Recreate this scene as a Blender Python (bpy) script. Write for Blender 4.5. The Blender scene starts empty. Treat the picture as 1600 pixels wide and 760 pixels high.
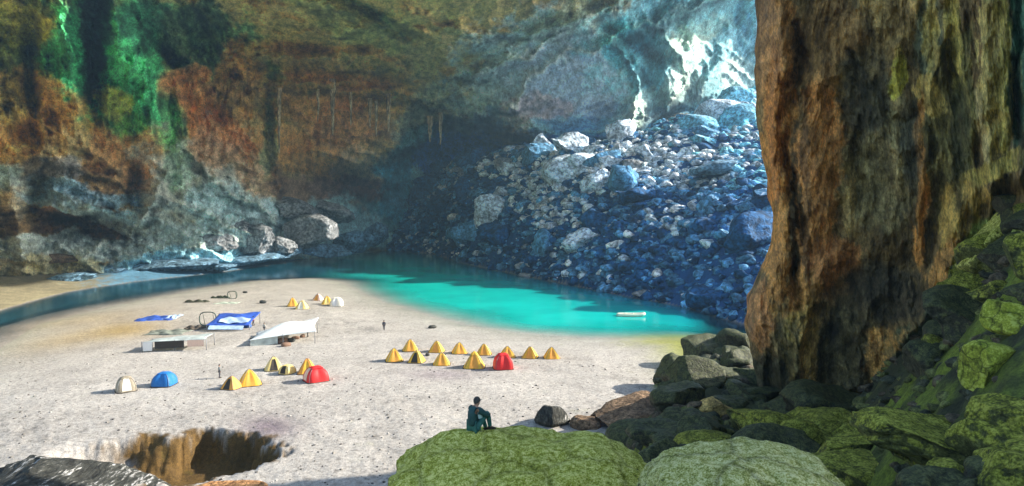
import bpy, bmesh, math, random, re
import numpy as np
from mathutils import Vector, Matrix

# ------------------------------------------------------------------ camera, light
scene = bpy.context.scene
COL = scene.collection
FPX = 1042.0; CH = 22.0; PITCH = math.atan(50/FPX)
cam = bpy.data.cameras.new('camera'); camo = bpy.data.objects.new('camera', cam); COL.objects.link(camo)
camo.location = (0, 0, CH); camo.rotation_euler = (math.pi/2-PITCH, 0, 0)
cam.sensor_width = 36; cam.lens = 36*FPX/1600; cam.clip_end = 5000; cam.clip_start = .1
scene.camera = camo
SUN_AZ, SUN_EL = math.radians(76), math.radians(27)      # azimuth clockwise from +Y
world = bpy.data.worlds.new('World'); scene.world = world; world.use_nodes = True
nt = world.node_tree; nt.nodes.clear()
sk = nt.nodes.new('ShaderNodeTexSky'); sk.sky_type = 'NISHITA'; sk.sun_disc = False
sk.sun_elevation = SUN_EL; sk.sun_rotation = SUN_AZ; sk.air_density = 1.0; sk.dust_density = 1.2
bg = nt.nodes.new('ShaderNodeBackground'); bg.inputs[1].default_value = .11
out = nt.nodes.new('ShaderNodeOutputWorld')
nt.links.new(sk.outputs[0], bg.inputs[0]); nt.links.new(bg.outputs[0], out.inputs[0])
sl = bpy.data.lights.new('sun', 'SUN'); sl.energy = 4.3; sl.angle = math.radians(.9); sl.color = (1, .93, .82)
so = bpy.data.objects.new('sun', sl); COL.objects.link(so)
sd = Vector((math.sin(SUN_AZ)*math.cos(SUN_EL), math.cos(SUN_AZ)*math.cos(SUN_EL), math.sin(SUN_EL)))
so.rotation_euler = sd.to_track_quat('Z', 'Y').to_euler(); so.location = (120, 60, 90)
vs = scene.view_settings; vs.view_transform = 'Standard'; vs.look = 'None'; vs.gamma = 1; vs.exposure = 1.5
scene.cycles.max_bounces = 6; scene.cycles.diffuse_bounces = 4; scene.cycles.use_denoising = True

# ------------------------------------------------------------------ maths helpers
rng = np.random.RandomState(7); random.seed(7)
cp, sp_ = math.cos(PITCH), math.sin(PITCH)
def rays(u, v):
    a = (np.asarray(u, float)-800)/FPX; b = -(np.asarray(v, float)-380)/FPX
    return a, cp+b*sp_, -sp_+b*cp
def at_y(u, v, Y):
    dx, dy, dz = rays(u, v); k = Y/dy
    return np.stack([dx*k, dy*k, CH+dz*k], -1)
def at_z(u, v, z=0.0):
    dx, dy, dz = rays(u, v); k = (z-CH)/dz
    return np.stack([dx*k, dy*k, CH+dz*k], -1)
def pix(P):
    x, y, z = P[..., 0], P[..., 1], P[..., 2]-CH
    f = y*cp-z*sp_; up = y*sp_+z*cp; f = np.maximum(f, .5)
    return 800+FPX*x/f, 380-FPX*up/f
_perm = rng.permutation(256); _perm = np.concatenate([_perm, _perm, _perm])
_g = rng.normal(size=(256, 3)); _g /= np.linalg.norm(_g, axis=1)[:, None]
def perlin(P):
    P = np.asarray(P, np.float64); s = P.shape[:-1]; P = P.reshape(-1, 3)
    i = np.floor(P).astype(np.int64); f = P-i; i &= 255
    w = f*f*f*(f*(f*6-15)+10); r = 0
    for a in (0, 1):
        wa = w[:, 0] if a else 1-w[:, 0]
        for b in (0, 1):
            wb = w[:, 1] if b else 1-w[:, 1]
            h1 = _perm[_perm[(i[:, 0]+a) & 255]+((i[:, 1]+b) & 255)]
            for c in (0, 1):
                wc = w[:, 2] if c else 1-w[:, 2]
                g = _g[_perm[h1+((i[:, 2]+c) & 255)]]
                r = r+wa*wb*wc*(g[:, 0]*(f[:, 0]-a)+g[:, 1]*(f[:, 1]-b)+g[:, 2]*(f[:, 2]-c))
    return (r*1.5).reshape(s)
def fbm(P, sc, oc=4, off=0, gain=.5):
    P = np.asarray(P)/np.asarray(sc, float)+off; a = 1; t = 0; n = 0
    for k in range(oc):
        t = t+a*perlin(P*2**k+k*17.3); n += a; a *= gain
    return t/n
def ridged(P, sc, oc=4, off=0, gain=.5):
    P = np.asarray(P)/np.asarray(sc, float)+off; a = 1; t = 0; n = 0
    for k in range(oc):
        t = t+a*(1-2.2*np.abs(perlin(P*2**k+k*9.1))); n += a; a *= gain
    return t/n
def sstep(a, b, x):
    t = np.clip((x-a)/(b-a), 0, 1); return t*t*(3-2*t)
def gauss(u, v, cu, cv, ru, rv, ang=0):
    c, s = math.cos(math.radians(ang)), math.sin(math.radians(ang))
    du, dv = u-cu, v-cv; a = (du*c+dv*s)/ru; b = (-du*s+dv*c)/rv
    return np.exp(-(a*a+b*b))
def polydist(u, v, pts):
    d = np.full(np.shape(u), 1e9)
    for (x0, y0), (x1, y1) in zip(pts[:-1], pts[1:]):
        ex, ey = x1-x0, y1-y0; L = ex*ex+ey*ey+1e-9
        t = np.clip(((u-x0)*ex+(v-y0)*ey)/L, 0, 1)
        d = np.minimum(d, np.hypot(u-x0-t*ex, v-y0-t*ey))
    return d
def inside(x, y, pts):
    r = np.zeros(np.shape(x), bool); n = len(pts)
    for i in range(n):
        (x0, y0), (x1, y1) = pts[i], pts[(i+1) % n]
        if y0 == y1: continue
        c = ((y0 > y) != (y1 > y)) & (x < (x1-x0)*(y-y0)/(y1-y0)+x0); r ^= c
    return r
def lin(c):
    c = np.asarray(c, float)/255; return np.where(c <= .04045, c/12.92, ((c+.055)/1.055)**2.4)
def hclip(c, m=.72):
    """limit albedo without shifting its hue"""
    c = np.maximum(c, .004); return c/np.maximum(1, c.max(-1, keepdims=True)/m)
def paint(u, v, base, blobs, P, warp=14, wsc=18, gain=1.0, oct=3):
    """rock kinds, stains, painted recess shade and daylight: soft patches, edges broken by 3-D noise; returns base colours"""
    du = fbm(P, wsc, oct, 3.3, .6)*warp*3; dv = fbm(P, wsc, oct, 8.8, .6)*warp*3
    rag = [fbm(P, wsc*.7, 6, 31+k*7, .68) for k in range(3)]
    uu, vv = u+du, v+dv
    c = np.ones(u.shape+(3,))*lin(base)
    for i, b in enumerate(blobs):
        cu, cv, ru, rv, ang, col, al = b
        cs, sn = math.cos(math.radians(ang)), math.sin(math.radians(ang))
        a = ((uu-cu)*cs+(vv-cv)*sn)/ru; bb = (-(uu-cu)*sn+(vv-cv)*cs)/rv
        m = (1-sstep(.72, 1.08, np.sqrt(a*a+bb*bb)+rag[i % 3]*.75))*al
        c = c*(1-m[..., None])+lin(col)*m[..., None]
    return np.maximum(c*gain, .004)
def grid_mesh(name, P, colr=None, flip=False, extra=None, rest=None):
    n, m = P.shape[:2]; me = bpy.data.meshes.new(name)
    me.vertices.add(n*m); me.vertices.foreach_set('co', P.reshape(-1).astype(np.float32))
    idx = np.arange(n*m).reshape(n, m)
    q = np.stack([idx[:-1, :-1], idx[1:, :-1], idx[1:, 1:], idx[:-1, 1:]], -1).reshape(-1, 4)
    if flip: q = q[:, ::-1]
    k = len(q); me.loops.add(k*4); me.loops.foreach_set('vertex_index', q.reshape(-1).astype(np.int32))
    me.polygons.add(k); me.polygons.foreach_set('loop_start', np.arange(0, k*4, 4, dtype=np.int32))
    me.update(calc_edges=True); me.polygons.foreach_set('use_smooth', np.ones(k, bool))
    if colr is not None: set_col(me, colr.reshape(-1, 3))
    if rest is not None:
        a = me.attributes.new('rest', 'FLOAT_VECTOR', 'POINT'); a.data.foreach_set('vector', rest.reshape(-1).astype(np.float32))
    if extra is not None:
        a = me.attributes.new('deep', 'FLOAT', 'POINT'); a.data.foreach_set('value', extra.reshape(-1).astype(np.float32))
    return me
def set_col(me, c):
    a = me.color_attributes.new('Col', 'FLOAT_COLOR', 'POINT')
    a.data.foreach_set('color', np.concatenate([c, np.ones((len(c), 1))], 1).astype(np.float32).reshape(-1))
def link(name, me, mat=None, parent=None, loc=None):
    o = bpy.data.objects.new(name, me); COL.objects.link(o)
    if mat is not None and me is not None and not me.materials: me.materials.append(mat)
    if parent: o.parent = parent
    if loc is not None: o.location = loc
    return o
def tag(o, label=None, cat=None, group=None, kind=None):
    if label: o['label'] = label
    if cat: o['category'] = cat
    if group: o['group'] = group
    if kind: o['kind'] = kind
    return o
def empty(name, loc, label, cat, group=None, rz=0):
    o = bpy.data.objects.new(name, None); COL.objects.link(o); o.location = loc; o.rotation_euler = (0, 0, rz)
    o.empty_display_size = .3
    return tag(o, label, cat, group)

# ------------------------------------------------------------------ materials
def N(nt, t, **k):
    n = nt.nodes.new(t)
    for a, b in k.items(): setattr(n, a, b)
    return n
def noise_node(nt, vec, scale, detail=6, rough=.6):
    n = N(nt, 'ShaderNodeTexNoise'); n.inputs['Scale'].default_value = scale
    n.inputs['Detail'].default_value = detail; n.inputs['Roughness'].default_value = rough
    nt.links.new(vec, n.inputs['Vector']); return n.outputs['Fac']
def mathn(nt, op, a, b=None, clamp=False):
    n = N(nt, 'ShaderNodeMath', operation=op, use_clamp=clamp)
    for i, x in enumerate((a, b)):
        if x is None: continue
        if isinstance(x, (int, float)): n.inputs[i].default_value = x
        else: nt.links.new(x, n.inputs[i])
    return n.outputs[0]
def ramp(nt, fac, stops):
    r = N(nt, 'ShaderNodeValToRGB'); e = r.color_ramp.elements
    e[0].position, e[0].color = stops[0][0], (*stops[0][1], 1); e[1].position, e[1].color = stops[-1][0], (*stops[-1][1], 1)
    for p, c in stops[1:-1]:
        x = e.new(p); x.color = (*c, 1)
    nt.links.new(fac, r.inputs[0]); return r.outputs[0]
def mixc(nt, fac, a, b, mode='MIX'):
    m = N(nt, 'ShaderNodeMix', data_type='RGBA', blend_type=mode)
    for s, x in ((0, fac), (6, a), (7, b)):
        if isinstance(x, (int, float)): m.inputs[s].default_value = x
        elif isinstance(x, tuple): m.inputs[s].default_value = (*x, 1) if len(x) == 3 else x
        else: nt.links.new(x, m.inputs[s])
    return m.outputs[2]
def new_mat(name):
    m = bpy.data.materials.new(name); m.use_nodes = True; nt = m.node_tree
    return m, nt, nt.nodes['Principled BSDF']
def rock_mat(name, s1=.25, s2=1.6, stretch=(1, 1, 1), bump=1.0, dist=.5, var=(.45, 1.6), rough=.85, attr=True, base=(.3, .3, .3), dust=None, moss=None, spec=.25, crack=.5, cs=None, fine=1.0, det=(5, 4), rest=False, amp2=.55, streak=None):
    m, nt, b = new_mat(name)
    vec = N(nt, 'ShaderNodeAttribute', attribute_name='rest').outputs['Vector'] if rest else N(nt, 'ShaderNodeNewGeometry').outputs['Position']
    vec0 = vec
    mp = N(nt, 'ShaderNodeMapping'); mp.inputs['Scale'].default_value = stretch; nt.links.new(vec, mp.inputs[0]); vec = mp.outputs[0]
    n1 = noise_node(nt, vec, s1, det[0], .66); n2 = noise_node(nt, vec, s2, det[1], .65); n3 = noise_node(nt, vec, s2*4.5, 2, .6)
    # cracks: warped cell edges
    wn = N(nt, 'ShaderNodeTexNoise'); wn.inputs['Scale'].default_value = s1*2; wn.inputs['Detail'].default_value = 5; nt.links.new(vec, wn.inputs['Vector'])
    vm = N(nt, 'ShaderNodeVectorMath', operation='SCALE'); nt.links.new(wn.outputs['Color'], vm.inputs[0]); vm.inputs['Scale'].default_value = 1.1/s1/2
    va = N(nt, 'ShaderNodeVectorMath', operation='ADD'); nt.links.new(vec, va.inputs[0]); nt.links.new(vm.outputs[0], va.inputs[1])
    vo = N(nt, 'ShaderNodeTexVoronoi', feature='DISTANCE_TO_EDGE'); vo.inputs['Scale'].default_value = cs or s1*1.8; nt.links.new(va.outputs[0], vo.inputs['Vector'])
    ck = ramp(nt, vo.outputs['Distance'], [(.0, (0,)*3), (.035, (.7,)*3), (.12, (1,)*3)])
    ckf = mixc(nt, crack, (1, 1, 1), ck)
    if attr:
        a = N(nt, 'ShaderNodeAttribute', attribute_name='Col'); c = a.outputs['Color']
    else:
        rg = N(nt, 'ShaderNodeRGB'); rg.outputs[0].default_value = (*base, 1); c = rg.outputs[0]
    lo, hi = var
    v1 = ramp(nt, n1, [(.33, (lo,)*3), (.5, (1,)*3), (.68, (hi,)*3)])
    v2 = ramp(nt, n2, [(.36, (1-amp2,)*3), (.5, (1,)*3), (.64, (1+amp2,)*3)])
    v3 = ramp(nt, n3, [(.36, (1-.35*fine,)*3), (.5, (1,)*3), (.66, (1+.35*fine,)*3)])
    for v in (v1, v2, v3): c = mixc(nt, 1.0, c, v, 'MULTIPLY')
    gn = N(nt, 'ShaderNodeNewGeometry')
    sx = N(nt, 'ShaderNodeSeparateXYZ'); nt.links.new(gn.outputs['Normal'], sx.inputs[0])
    if moss:
        f = mathn(nt, 'ADD', mathn(nt, 'MULTIPLY', sx.outputs[2], .3), mathn(nt, 'MULTIPLY', n2, 1.0))
        f = ramp(nt, f, [(.46, (0,)*3), (.58, (1,)*3)])
        mc = ramp(nt, mixc(nt, .5, n2, n3), [(.40, moss[0]), (.49, moss[1]), (.58, moss[2])])
        c = mixc(nt, f, c, mc)
    if dust:  # painted top light: pale colour on upward faces; also serves real white streaks
        f = mathn(nt, 'ADD', mathn(nt, 'MULTIPLY', sx.outputs[2], dust[1]), mathn(nt, 'MULTIPLY', mixc(nt, .5, n1, n2), dust[2]))
        f = ramp(nt, f, [(dust[3], (0,)*3), (dust[3]+.10, (1,)*3)])
        c = mixc(nt, f, c, mixc(nt, 1.0, dust[0], v3, 'MULTIPLY'))
    c = mixc(nt, 1.0, c, ckf, 'MULTIPLY')
    if streak:
        for (scol, sc_, st_, lo_) in streak:
            m2 = N(nt, 'ShaderNodeMapping'); m2.inputs['Scale'].default_value = st_; m2.inputs['Location'].default_value = (lo_*40, 3, 1); nt.links.new(vec0, m2.inputs[0])
            f = ramp(nt, noise_node(nt, m2.outputs[0], sc_, 5, .6), [(lo_, (0,)*3), (lo_+.09, (.85,)*3)])
            c = mixc(nt, f, c, mixc(nt, 1.0, scol, v2, 'MULTIPLY'))
    nt.links.new(c, b.inputs['Base Color'])
    h = mathn(nt, 'ADD', mathn(nt, 'MULTIPLY', n1, .75), mathn(nt, 'MULTIPLY', n2, .4))
    h = mathn(nt, 'ADD', h, mathn(nt, 'MULTIPLY', n3, .12*fine)); h = mathn(nt, 'ADD', h, mathn(nt, 'MULTIPLY', ckf, .12))
    bp = N(nt, 'ShaderNodeBump'); bp.inputs['Strength'].default_value = bump; bp.inputs['Distance'].default_value = dist
    nt.links.new(h, bp.inputs['Height']); nt.links.new(bp.outputs[0], b.inputs['Normal'])
    b.inputs['Roughness'].default_value = rough; b.inputs['Specular IOR Level'].default_value = spec
    return m
def plain(name, col, rough=.7, var=.15, scale=8, metal=0, trans=0):
    m, nt, b = new_mat(name)
    vec = N(nt, 'ShaderNodeTexCoord').outputs['Object']
    n = noise_node(nt, vec, scale, 4, .6)
    c = ramp(nt, n, [(.3, tuple(x*(1-var) for x in col)), (.7, tuple(min(1, x*(1+var)) for x in col))])
    nt.links.new(c, b.inputs['Base Color']); b.inputs['Roughness'].default_value = rough; b.inputs['Metallic'].default_value = metal
    bp = N(nt, 'ShaderNodeBump'); bp.inputs['Strength'].default_value = .25; bp.inputs['Distance'].default_value = .03
    nt.links.new(n, bp.inputs['Height']); nt.links.new(bp.outputs[0], b.inputs['Normal'])
    b.inputs['Specular IOR Level'].default_value = .3
    return m

M_shell = rock_mat('cave_rock', .12, .55, (1, 1, .75), 1.0, 3.5, (.7, 1.35), crack=.25, fine=.8, det=(7, 6), cs=.13, rest=True, amp2=.38)
M_pillar = rock_mat('pillar_rock', .5, 2.0, (1, 1, .5), 1.0, .8, (.75, 1.3), rough=.7, spec=.3, amp2=.4, crack=.35, det=(8, 7), fine=.8, rest=True, streak=[((.40, .26, .12), .5, (1, 1, .09), .66), ((.07, .065, .045), .3, (1, 1, .16), .62)])

# ------------------------------------------------------------------ 1. cave shell (left wall, vault, far wall)
# control points: pixel direction and distance along +Y in metres; blended by inverse distance
shell_pts = [(-500,-300,60),(-500,100,75),(-500,500,80),(-250,-300,75),(-250,0,105),(-250,250,120),(-250,450,125),
 (0,-300,85),(0,-100,120),(0,0,150),(0,120,172),(0,250,190),(0,400,205),(0,470,200),
 (120,-100,135),(120,60,175),(120,200,205),(120,300,222),(120,420,222),
 (240,-300,95),(240,-60,150),(240,60,200),(240,180,235),(240,300,240),(240,420,245),
 (300,150,250),(300,260,255),(330,40,225),(330,420,255),
 (400,-300,95),(400,-120,150),(400,0,205),(400,90,270),(400,140,292),(400,220,298),(400,320,285),(400,420,280),
 (520,-120,150),(520,0,210),(520,90,285),(520,150,325),(520,230,330),(520,340,340),(520,430,330),
 (620,-300,95),(620,0,212),(620,90,290),(620,140,345),(620,230,365),(620,300,385),(620,400,380),
 (720,0,215),(720,100,310),(720,180,370),(720,230,420),(720,400,430),
 (820,-300,95),(820,-100,160),(820,0,235),(820,90,310),(820,170,345),(820,205,365),(820,250,440),(820,420,450),
 (900,0,260),(900,90,315),(900,160,335),(900,200,350),(900,245,430),
 (980,0,290),(980,90,330),(980,170,345),(980,205,375),(980,300,450),
 (1050,-300,110),(1050,-100,210),(1050,0,320),(1050,100,380),(1050,200,420),(1050,400,460),
 (1130,-100,230),(1130,0,370),(1130,120,440),(1130,300,470),(1220,-100,260),(1220,0,420),(1220,130,490),(1220,400,500),
 (1330,-100,330),(1330,100,560),(1330,400,560)]
def shell_depth(u, v):
    """thin-plate surface through the control points"""
    pts = np.array(shell_pts, float); X = pts[:, :2]/[300, 250]; n = len(pts)
    def phi(r2): return np.where(r2 > 1e-12, r2*np.log(r2+1e-12), 0)
    A = phi(((X[:, None]-X[None])**2).sum(-1))+np.eye(n)*.02; Pm = np.concatenate([np.ones((n, 1)), X], 1)
    M_ = np.zeros((n+3, n+3)); M_[:n, :n] = A; M_[:n, n:] = Pm; M_[n:, :n] = Pm.T
    w = np.linalg.solve(M_, np.concatenate([np.log(pts[:, 2]), np.zeros(3)]))
    a_, b_ = u/300, v/250; r = w[n]+w[n+1]*a_+w[n+2]*b_
    for i in range(n): r = r+w[i]*phi((a_-X[i, 0])**2+(b_-X[i, 1])**2)
    return np.clip(np.exp(r), 50, 620)
U = np.concatenate([np.arange(-400, -40, 6.), np.arange(-40, 1262, 1.6)]); V = np.concatenate([np.arange(-96, -30, 6.), np.arange(-30, 452, 1.6)])
uu, vv = np.meshgrid(U, V, indexing='ij')
D = shell_depth(uu, vv)
P0 = at_y(uu, vv, 230*(D/230)**.3)      # relief and stains follow the surface, not its depth
wu = uu+fbm(P0, 30, 3)*34; wv = vv+fbm(P0, 30, 3, 5)*26
# which kind of rock relief each region has
left = 1-sstep(380, 450, wu+ (wv-150)*.1)
drap = np.clip((1-sstep(215, 265, wv+(wu-200)*.1))*(1-sstep(330, 400, wu)), 0, 1)           # draperies high on the left wall
fan = gauss(wu, wv, 340, 320, 130, 110)
ceil = sstep(300, 420, wu-(wv-60)*-.2)*(1-sstep(130, 190, wv-(wu-600)*.12))
wallb = gauss(wu, wv, 520, 205, 130, 75)
rib = sstep(930, 1010, wu)
lobe = gauss(wu, wv, 890, 135, 105, 85)
d = np.zeros(uu.shape)
d += ridged(P0, 34, 4, 1.2)*(3.2-2.2*ceil-1.0*lobe)
d += ridged(P0*[1, 1, .22], 11, 4, 4.4, .55)*(4.2*drap+1.6*left+2.0*wallb+.5)
d += fbm(P0*[.3, .3, 1.8], 16, 4, 2)*(2.2*left*(1-drap)+3*wallb)
q = P0*[1, 1, 1]; q = np.stack([P0[..., 0]*.5+P0[..., 2]*.5, P0[..., 1]*.5, P0[..., 2]*2.2-P0[..., 0]*.9], -1)
d += ridged(q, 22, 5, 7, .6)*2.3*fan
s = np.stack([P0[..., 0]*.35+P0[..., 1]*.12, P0[..., 1]*.9-P0[..., 0]*.3, P0[..., 2]], -1)+fbm(P0, 60, 2)[..., None]*8
d += np.maximum(ridged(s, 30, 4, 2.6, .5), -.2)*5.5*ceil*(1-.8*lobe)*(1-rib)
sw = np.stack([P0[..., 0]*.55+P0[..., 2]*.45, P0[..., 1]*.15, P0[..., 2]*.4-P0[..., 0]*.6], -1)+fbm(P0, 70, 2, 9)[..., None]*16
d += ridged(sw, 26, 4, 5.5, .5)*8.0*rib
d += ridged(P0, 10, 4, 6, .62)*(1.1+1.3*left-.7*lobe-.4*ceil)+(np.abs(fbm(P0, 6, 3, 16, .55))*5-1)*(.4+.7*left-.3*lobe)
ter = P0[..., 2]*.8+P0[..., 0]*.25+fbm(P0, 18, 4, 44)*9; tf = (ter/5.5)%1.0; d += (np.abs(tf-.5)*2)**3*2.6*(.25+.9*wallb+.8*left*(1-drap)+.5*ceil*(1-lobe))
# recesses (+ pushes back) and bulges (-)
back = np.zeros(uu.shape)
for (cu, cv, ru, rv, an, am) in [(150,40,16,130,4,26),(45,90,13,90,0,13),(85,30,20,60,8,-8),(105,120,24,90,0,-9),(212,110,26,110,-14,-13),
    (250,70,12,60,-30,12),(310,60,65,50,35,16),(262,185,14,80,-5,9),(330,190,45,26,40,10),(140,352,95,26,5,15),(120,318,70,10,8,-9),(215,285,14,34,0,14),(60,300,22,40,0,12),
    (25,350,20,70,-8,-9),(545,290,85,20,6,36),(600,262,40,16,-10,16),(420,190,13,60,6,12),(405,250,14,50,0,-6),(575,18,75,15,22,22),(640,50,22,12,20,10),
    (720,228,60,16,-18,24),(860,238,150,16,-3,40),(1035,190,60,10,-28,30),(975,85,14,60,-30,12),(1000,75,50,12,35,16),(930,30,80,10,-20,-6),(1070,60,20,70,20,-16),(1120,90,15,60,28,-12),(1045,120,16,50,-10,-12),(1150,30,16,50,15,12),
    (480,85,110,9,-2,-9),(560,140,120,8,4,-6),(700,60,90,9,15,-7),(770,110,70,8,-25,-6),(850,60,120,7,-22,-6)]:
    back += am*gauss(wu, wv, cu, cv, ru, rv, an)
forms = [([(60,0),(75,120),(60,260)],10,5),([(100,0),(115,120),(130,230)],12,7),([(180,0),(190,90),(240,230)],14,8),([(220,20),(225,120),(235,200)],8,5),([(0,150),(60,190),(180,260)],9,6),([(0,230),(80,240),(190,290)],8,5),
 ([(130,400),(200,370),(245,310),(260,270)],7,6),([(60,330),(150,320),(240,345)],6,6),([(280,230),(360,300),(430,340)],8,5),([(240,300),(330,340),(430,380)],7,5),([(420,200),(430,300)],7,6),([(270,-20),(330,50),(395,130)],10,11),([(250,110),(300,95),(345,140),(360,190)],8,7),
 ([(395,95),(470,88),(560,98),(640,112)],8,10),([(420,140),(520,130),(640,150),(700,170)],8,7),([(560,-20),(640,40),(700,80)],12,9),([(640,20),(760,60),(900,30)],10,7),([(690,120),(780,110),(860,60),(960,10)],9,10),([(790,170),(840,110),(900,80),(955,65)],10,7),
 ([(955,65),(985,100),(1000,160),(985,205)],8,12),([(800,200),(880,212),(985,205)],7,9),([(620,235),(700,185),(800,165)],8,10),([(960,60),(1040,30),(1120,-10)],9,9),([(1040,60),(1070,120),(1050,170)],8,9),([(400,20),(480,45),(560,50)],10,6),([(460,0),(540,20)],9,6),([(720,150),(760,190),(830,205)],7,6)]
fu, fv = uu+fbm(P0, 12, 5, 55, .6)*30, vv+fbm(P0, 12, 5, 66, .6)*30
for pts, w_, a_ in forms: d = d+a_*np.exp(-(polydist(fu, fv, pts)/w_))
def beds(ang, sl, sn, off, oc=5, warp=.22):
    c_, s_ = math.cos(math.radians(ang)), math.sin(math.radians(ang)); w_ = fbm(P0, 40, 3, off+1)
    t_ = P0[..., 0]*c_+P0[..., 2]*s_; n_ = -P0[..., 0]*s_+P0[..., 2]*c_+w_*40*warp
    r_ = ridged(np.stack([t_/sl, n_/sn, P0[..., 1]/sn*.3], -1), 1.0, oc, off, .6); return r_-.35
wA = left*(1-sstep(210, 260, wv)); wB = ceil*(1-sstep(600, 720, wu)); wC = ceil*sstep(600, 720, wu)*(1-rib); wE = left*sstep(230, 280, wv); wF = wallb
drip = ridged(P0*[1, .5, .2]+fbm(P0, 22, 3, 33)[..., None]*2.5, 3.2, 5, 12, .6)-.35
strk = drip*wA*1.0+beds(-6, 26, 4.2, 3)*wB+beds(24, 34, 4.5, 5)*wC+beds(-28, 24, 3.2, 7)*wE*(.35+.65*sstep(230, 330, wu))+beds(6, 18, 3, 8)*wE*(1-sstep(200, 300, wu))*.7+(.6*drip+.5*beds(4, 20, 4, 9))*wF+beds(58, 26, 5.0, 11, 5, .5)*rib*(1-sstep(200, 260, wv))
d = d+strk*2.6
d = d*1.5+(1-.75*ceil)*(ridged(P0, 14, 5, 61, .58)*2.4-fbm(P0, 7, 4, 71, .6)*1.6)*(1-.55*lobe)*(1-.4*rib)
D2 = np.maximum(D-d*(D/230)**.5+back*1.5, 40)
P = at_y(uu, vv, D2)
shell_col = [ # (u,v,ru,rv,angle,sRGB,alpha): rock kinds, plus painted cleft shade and far daylight
 (650,60,420,160,0,(128,106,66),1),(480,60,170,50,5,(118,98,58),.9),(560,30,120,40,15,(84,84,50),.8),(470,105,110,22,0,(182,150,96),.8),(640,120,120,30,5,(140,118,74),.8),
 (760,40,120,50,10,(140,120,72),.8),(700,100,80,50,0,(132,122,86),.7),(500,150,120,50,0,(128,96,54),.95),(470,235,90,40,10,(160,116,60),.9),(540,200,60,40,0,(112,76,44),.7),(570,260,60,26,0,(170,148,124),.6),
 (560,300,100,24,8,(96,62,50),.9),(700,180,90,60,-20,(92,104,104),.8),(650,250,60,60,0,(50,104,124),.85),
 (840,110,140,100,-15,(134,156,180),.95),(890,40,110,40,-20,(122,136,136),.7),(890,130,110,75,0,(158,178,212),.95),(850,175,60,26,5,(168,148,166),.85),(920,200,110,22,-3,(110,160,190),.8),
 (860,236,190,20,-3,(30,104,196),.95),(700,235,66,30,-10,(30,100,180),.95),(1080,70,170,130,0,(128,196,224),1),(985,70,40,50,30,(40,140,165),.9),(1010,110,30,60,-25,(90,170,205),.8),(1070,105,30,70,18,(190,222,232),.8),(1160,120,44,40,10,(205,232,240),.7),
 (1100,40,60,20,-30,(200,228,220),.7),(1035,190,70,14,-28,(40,130,180),.9),(1010,170,40,30,0,(190,225,240),.7),(1130,20,60,30,0,(120,185,200),.6),
 (655,265,14,14,0,(150,205,215),.9),(648,300,9,34,12,(150,205,215),.9),(615,350,60,40,0,(40,110,125),.8),(570,375,60,30,0,(150,190,205),.8),(625,300,34,56,0,(26,104,132),.9),
 (120,110,330,150,0,(60,72,40),1),(20,40,50,50,0,(120,122,52),.9),(110,110,60,120,0,(18,104,66),.95),(210,120,60,120,-12,(30,128,82),.95),(150,50,26,130,2,(10,36,32),.95),(230,40,50,50,0,(20,70,52),.9),
 (320,60,80,75,35,(34,48,30),.95),(300,140,55,40,20,(150,98,52),.95),(330,190,60,34,30,(170,104,40),.9),(370,130,40,70,0,(110,78,40),.8),(265,190,20,60,0,(34,60,36),.8),(190,175,26,40,-20,(170,170,70),.8),(235,215,60,26,25,(70,140,80),.7),
 (50,200,110,80,20,(186,142,70),.95),(20,150,50,40,0,(86,90,46),.7),(120,240,80,40,0,(142,120,80),.9),(200,250,70,50,0,(150,110,66),.9),(170,280,90,26,10,(120,92,64),.8),(80,265,50,22,0,(70,80,100),.7),
 (140,302,100,20,8,(84,120,150),.8),(10,300,50,50,0,(150,170,180),.7),(130,355,120,40,5,(84,54,36),.95),(25,350,34,70,0,(104,80,50),.8),(0,400,80,20,0,(180,160,130),.7),
 (320,300,120,95,30,(168,168,170),.95),(280,260,26,50,0,(140,170,160),.7),(350,230,60,40,10,(172,124,82),.8),(400,270,50,40,30,(150,116,84),.8),(400,350,130,55,10,(150,172,188),.95),(250,384,170,26,0,(176,190,200),.95),(70,392,120,16,2,(170,182,190),.85),(120,322,110,12,10,(150,176,196),.8),(200,348,90,10,12,(170,180,186),.75),
 (480,300,70,26,20,(112,84,70),.8),(520,350,80,50,0,(130,164,180),.9),(300,412,180,20,-4,(110,170,205),.9),(60,425,130,24,-4,(188,176,140),.9),(420,215,14,70,4,(70,84,60),.8)]
pu, pv = pix(P)
C = paint(uu, vv, (120, 100, 64), shell_col, P0, 12, 16, 1.0, 6)
# relief shading painted along the beds: lighter lip, darker shade band below it
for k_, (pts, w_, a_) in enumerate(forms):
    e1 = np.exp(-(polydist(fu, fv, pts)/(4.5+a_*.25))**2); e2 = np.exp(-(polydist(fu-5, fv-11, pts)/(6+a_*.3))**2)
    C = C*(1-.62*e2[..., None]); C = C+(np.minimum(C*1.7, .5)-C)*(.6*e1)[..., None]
ls = fbm(P0*[.35, .35, 1.0]+fbm(P0, 25, 2, 7)[..., None]*3, 7, 5, 101, .6); C = C*np.exp(.5*ls)[..., None]
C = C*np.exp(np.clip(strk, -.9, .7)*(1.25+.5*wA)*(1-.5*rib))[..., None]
C = C*np.exp((.7-.3*ceil)*fbm(P0, [14, 14, 10], 6, 81, .6)+.9*fbm(P0*[1, 1, .35], 4, 4, 91, .6)*(left+.4))[..., None]
Cm = C.mean(-1, keepdims=True); C = C*.84+Cm*.16*[1.1, 1, .85]
C = hclip(C*((2.3+2.9*ceil*(1-sstep(660, 800, wu))+1.7*wallb+.9*wA+.6*left-.75*fan)*(1-.55*rib)*(1+.5*lobe)*(1-.3*sstep(300, 370, wv)*(1-sstep(150, 330, wu))))[..., None]*(np.array([1.05, 1.06, .88])+(ceil*(1-rib)*(1-lobe))[..., None]*np.array([.08, .06, -.04])), .78)
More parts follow.
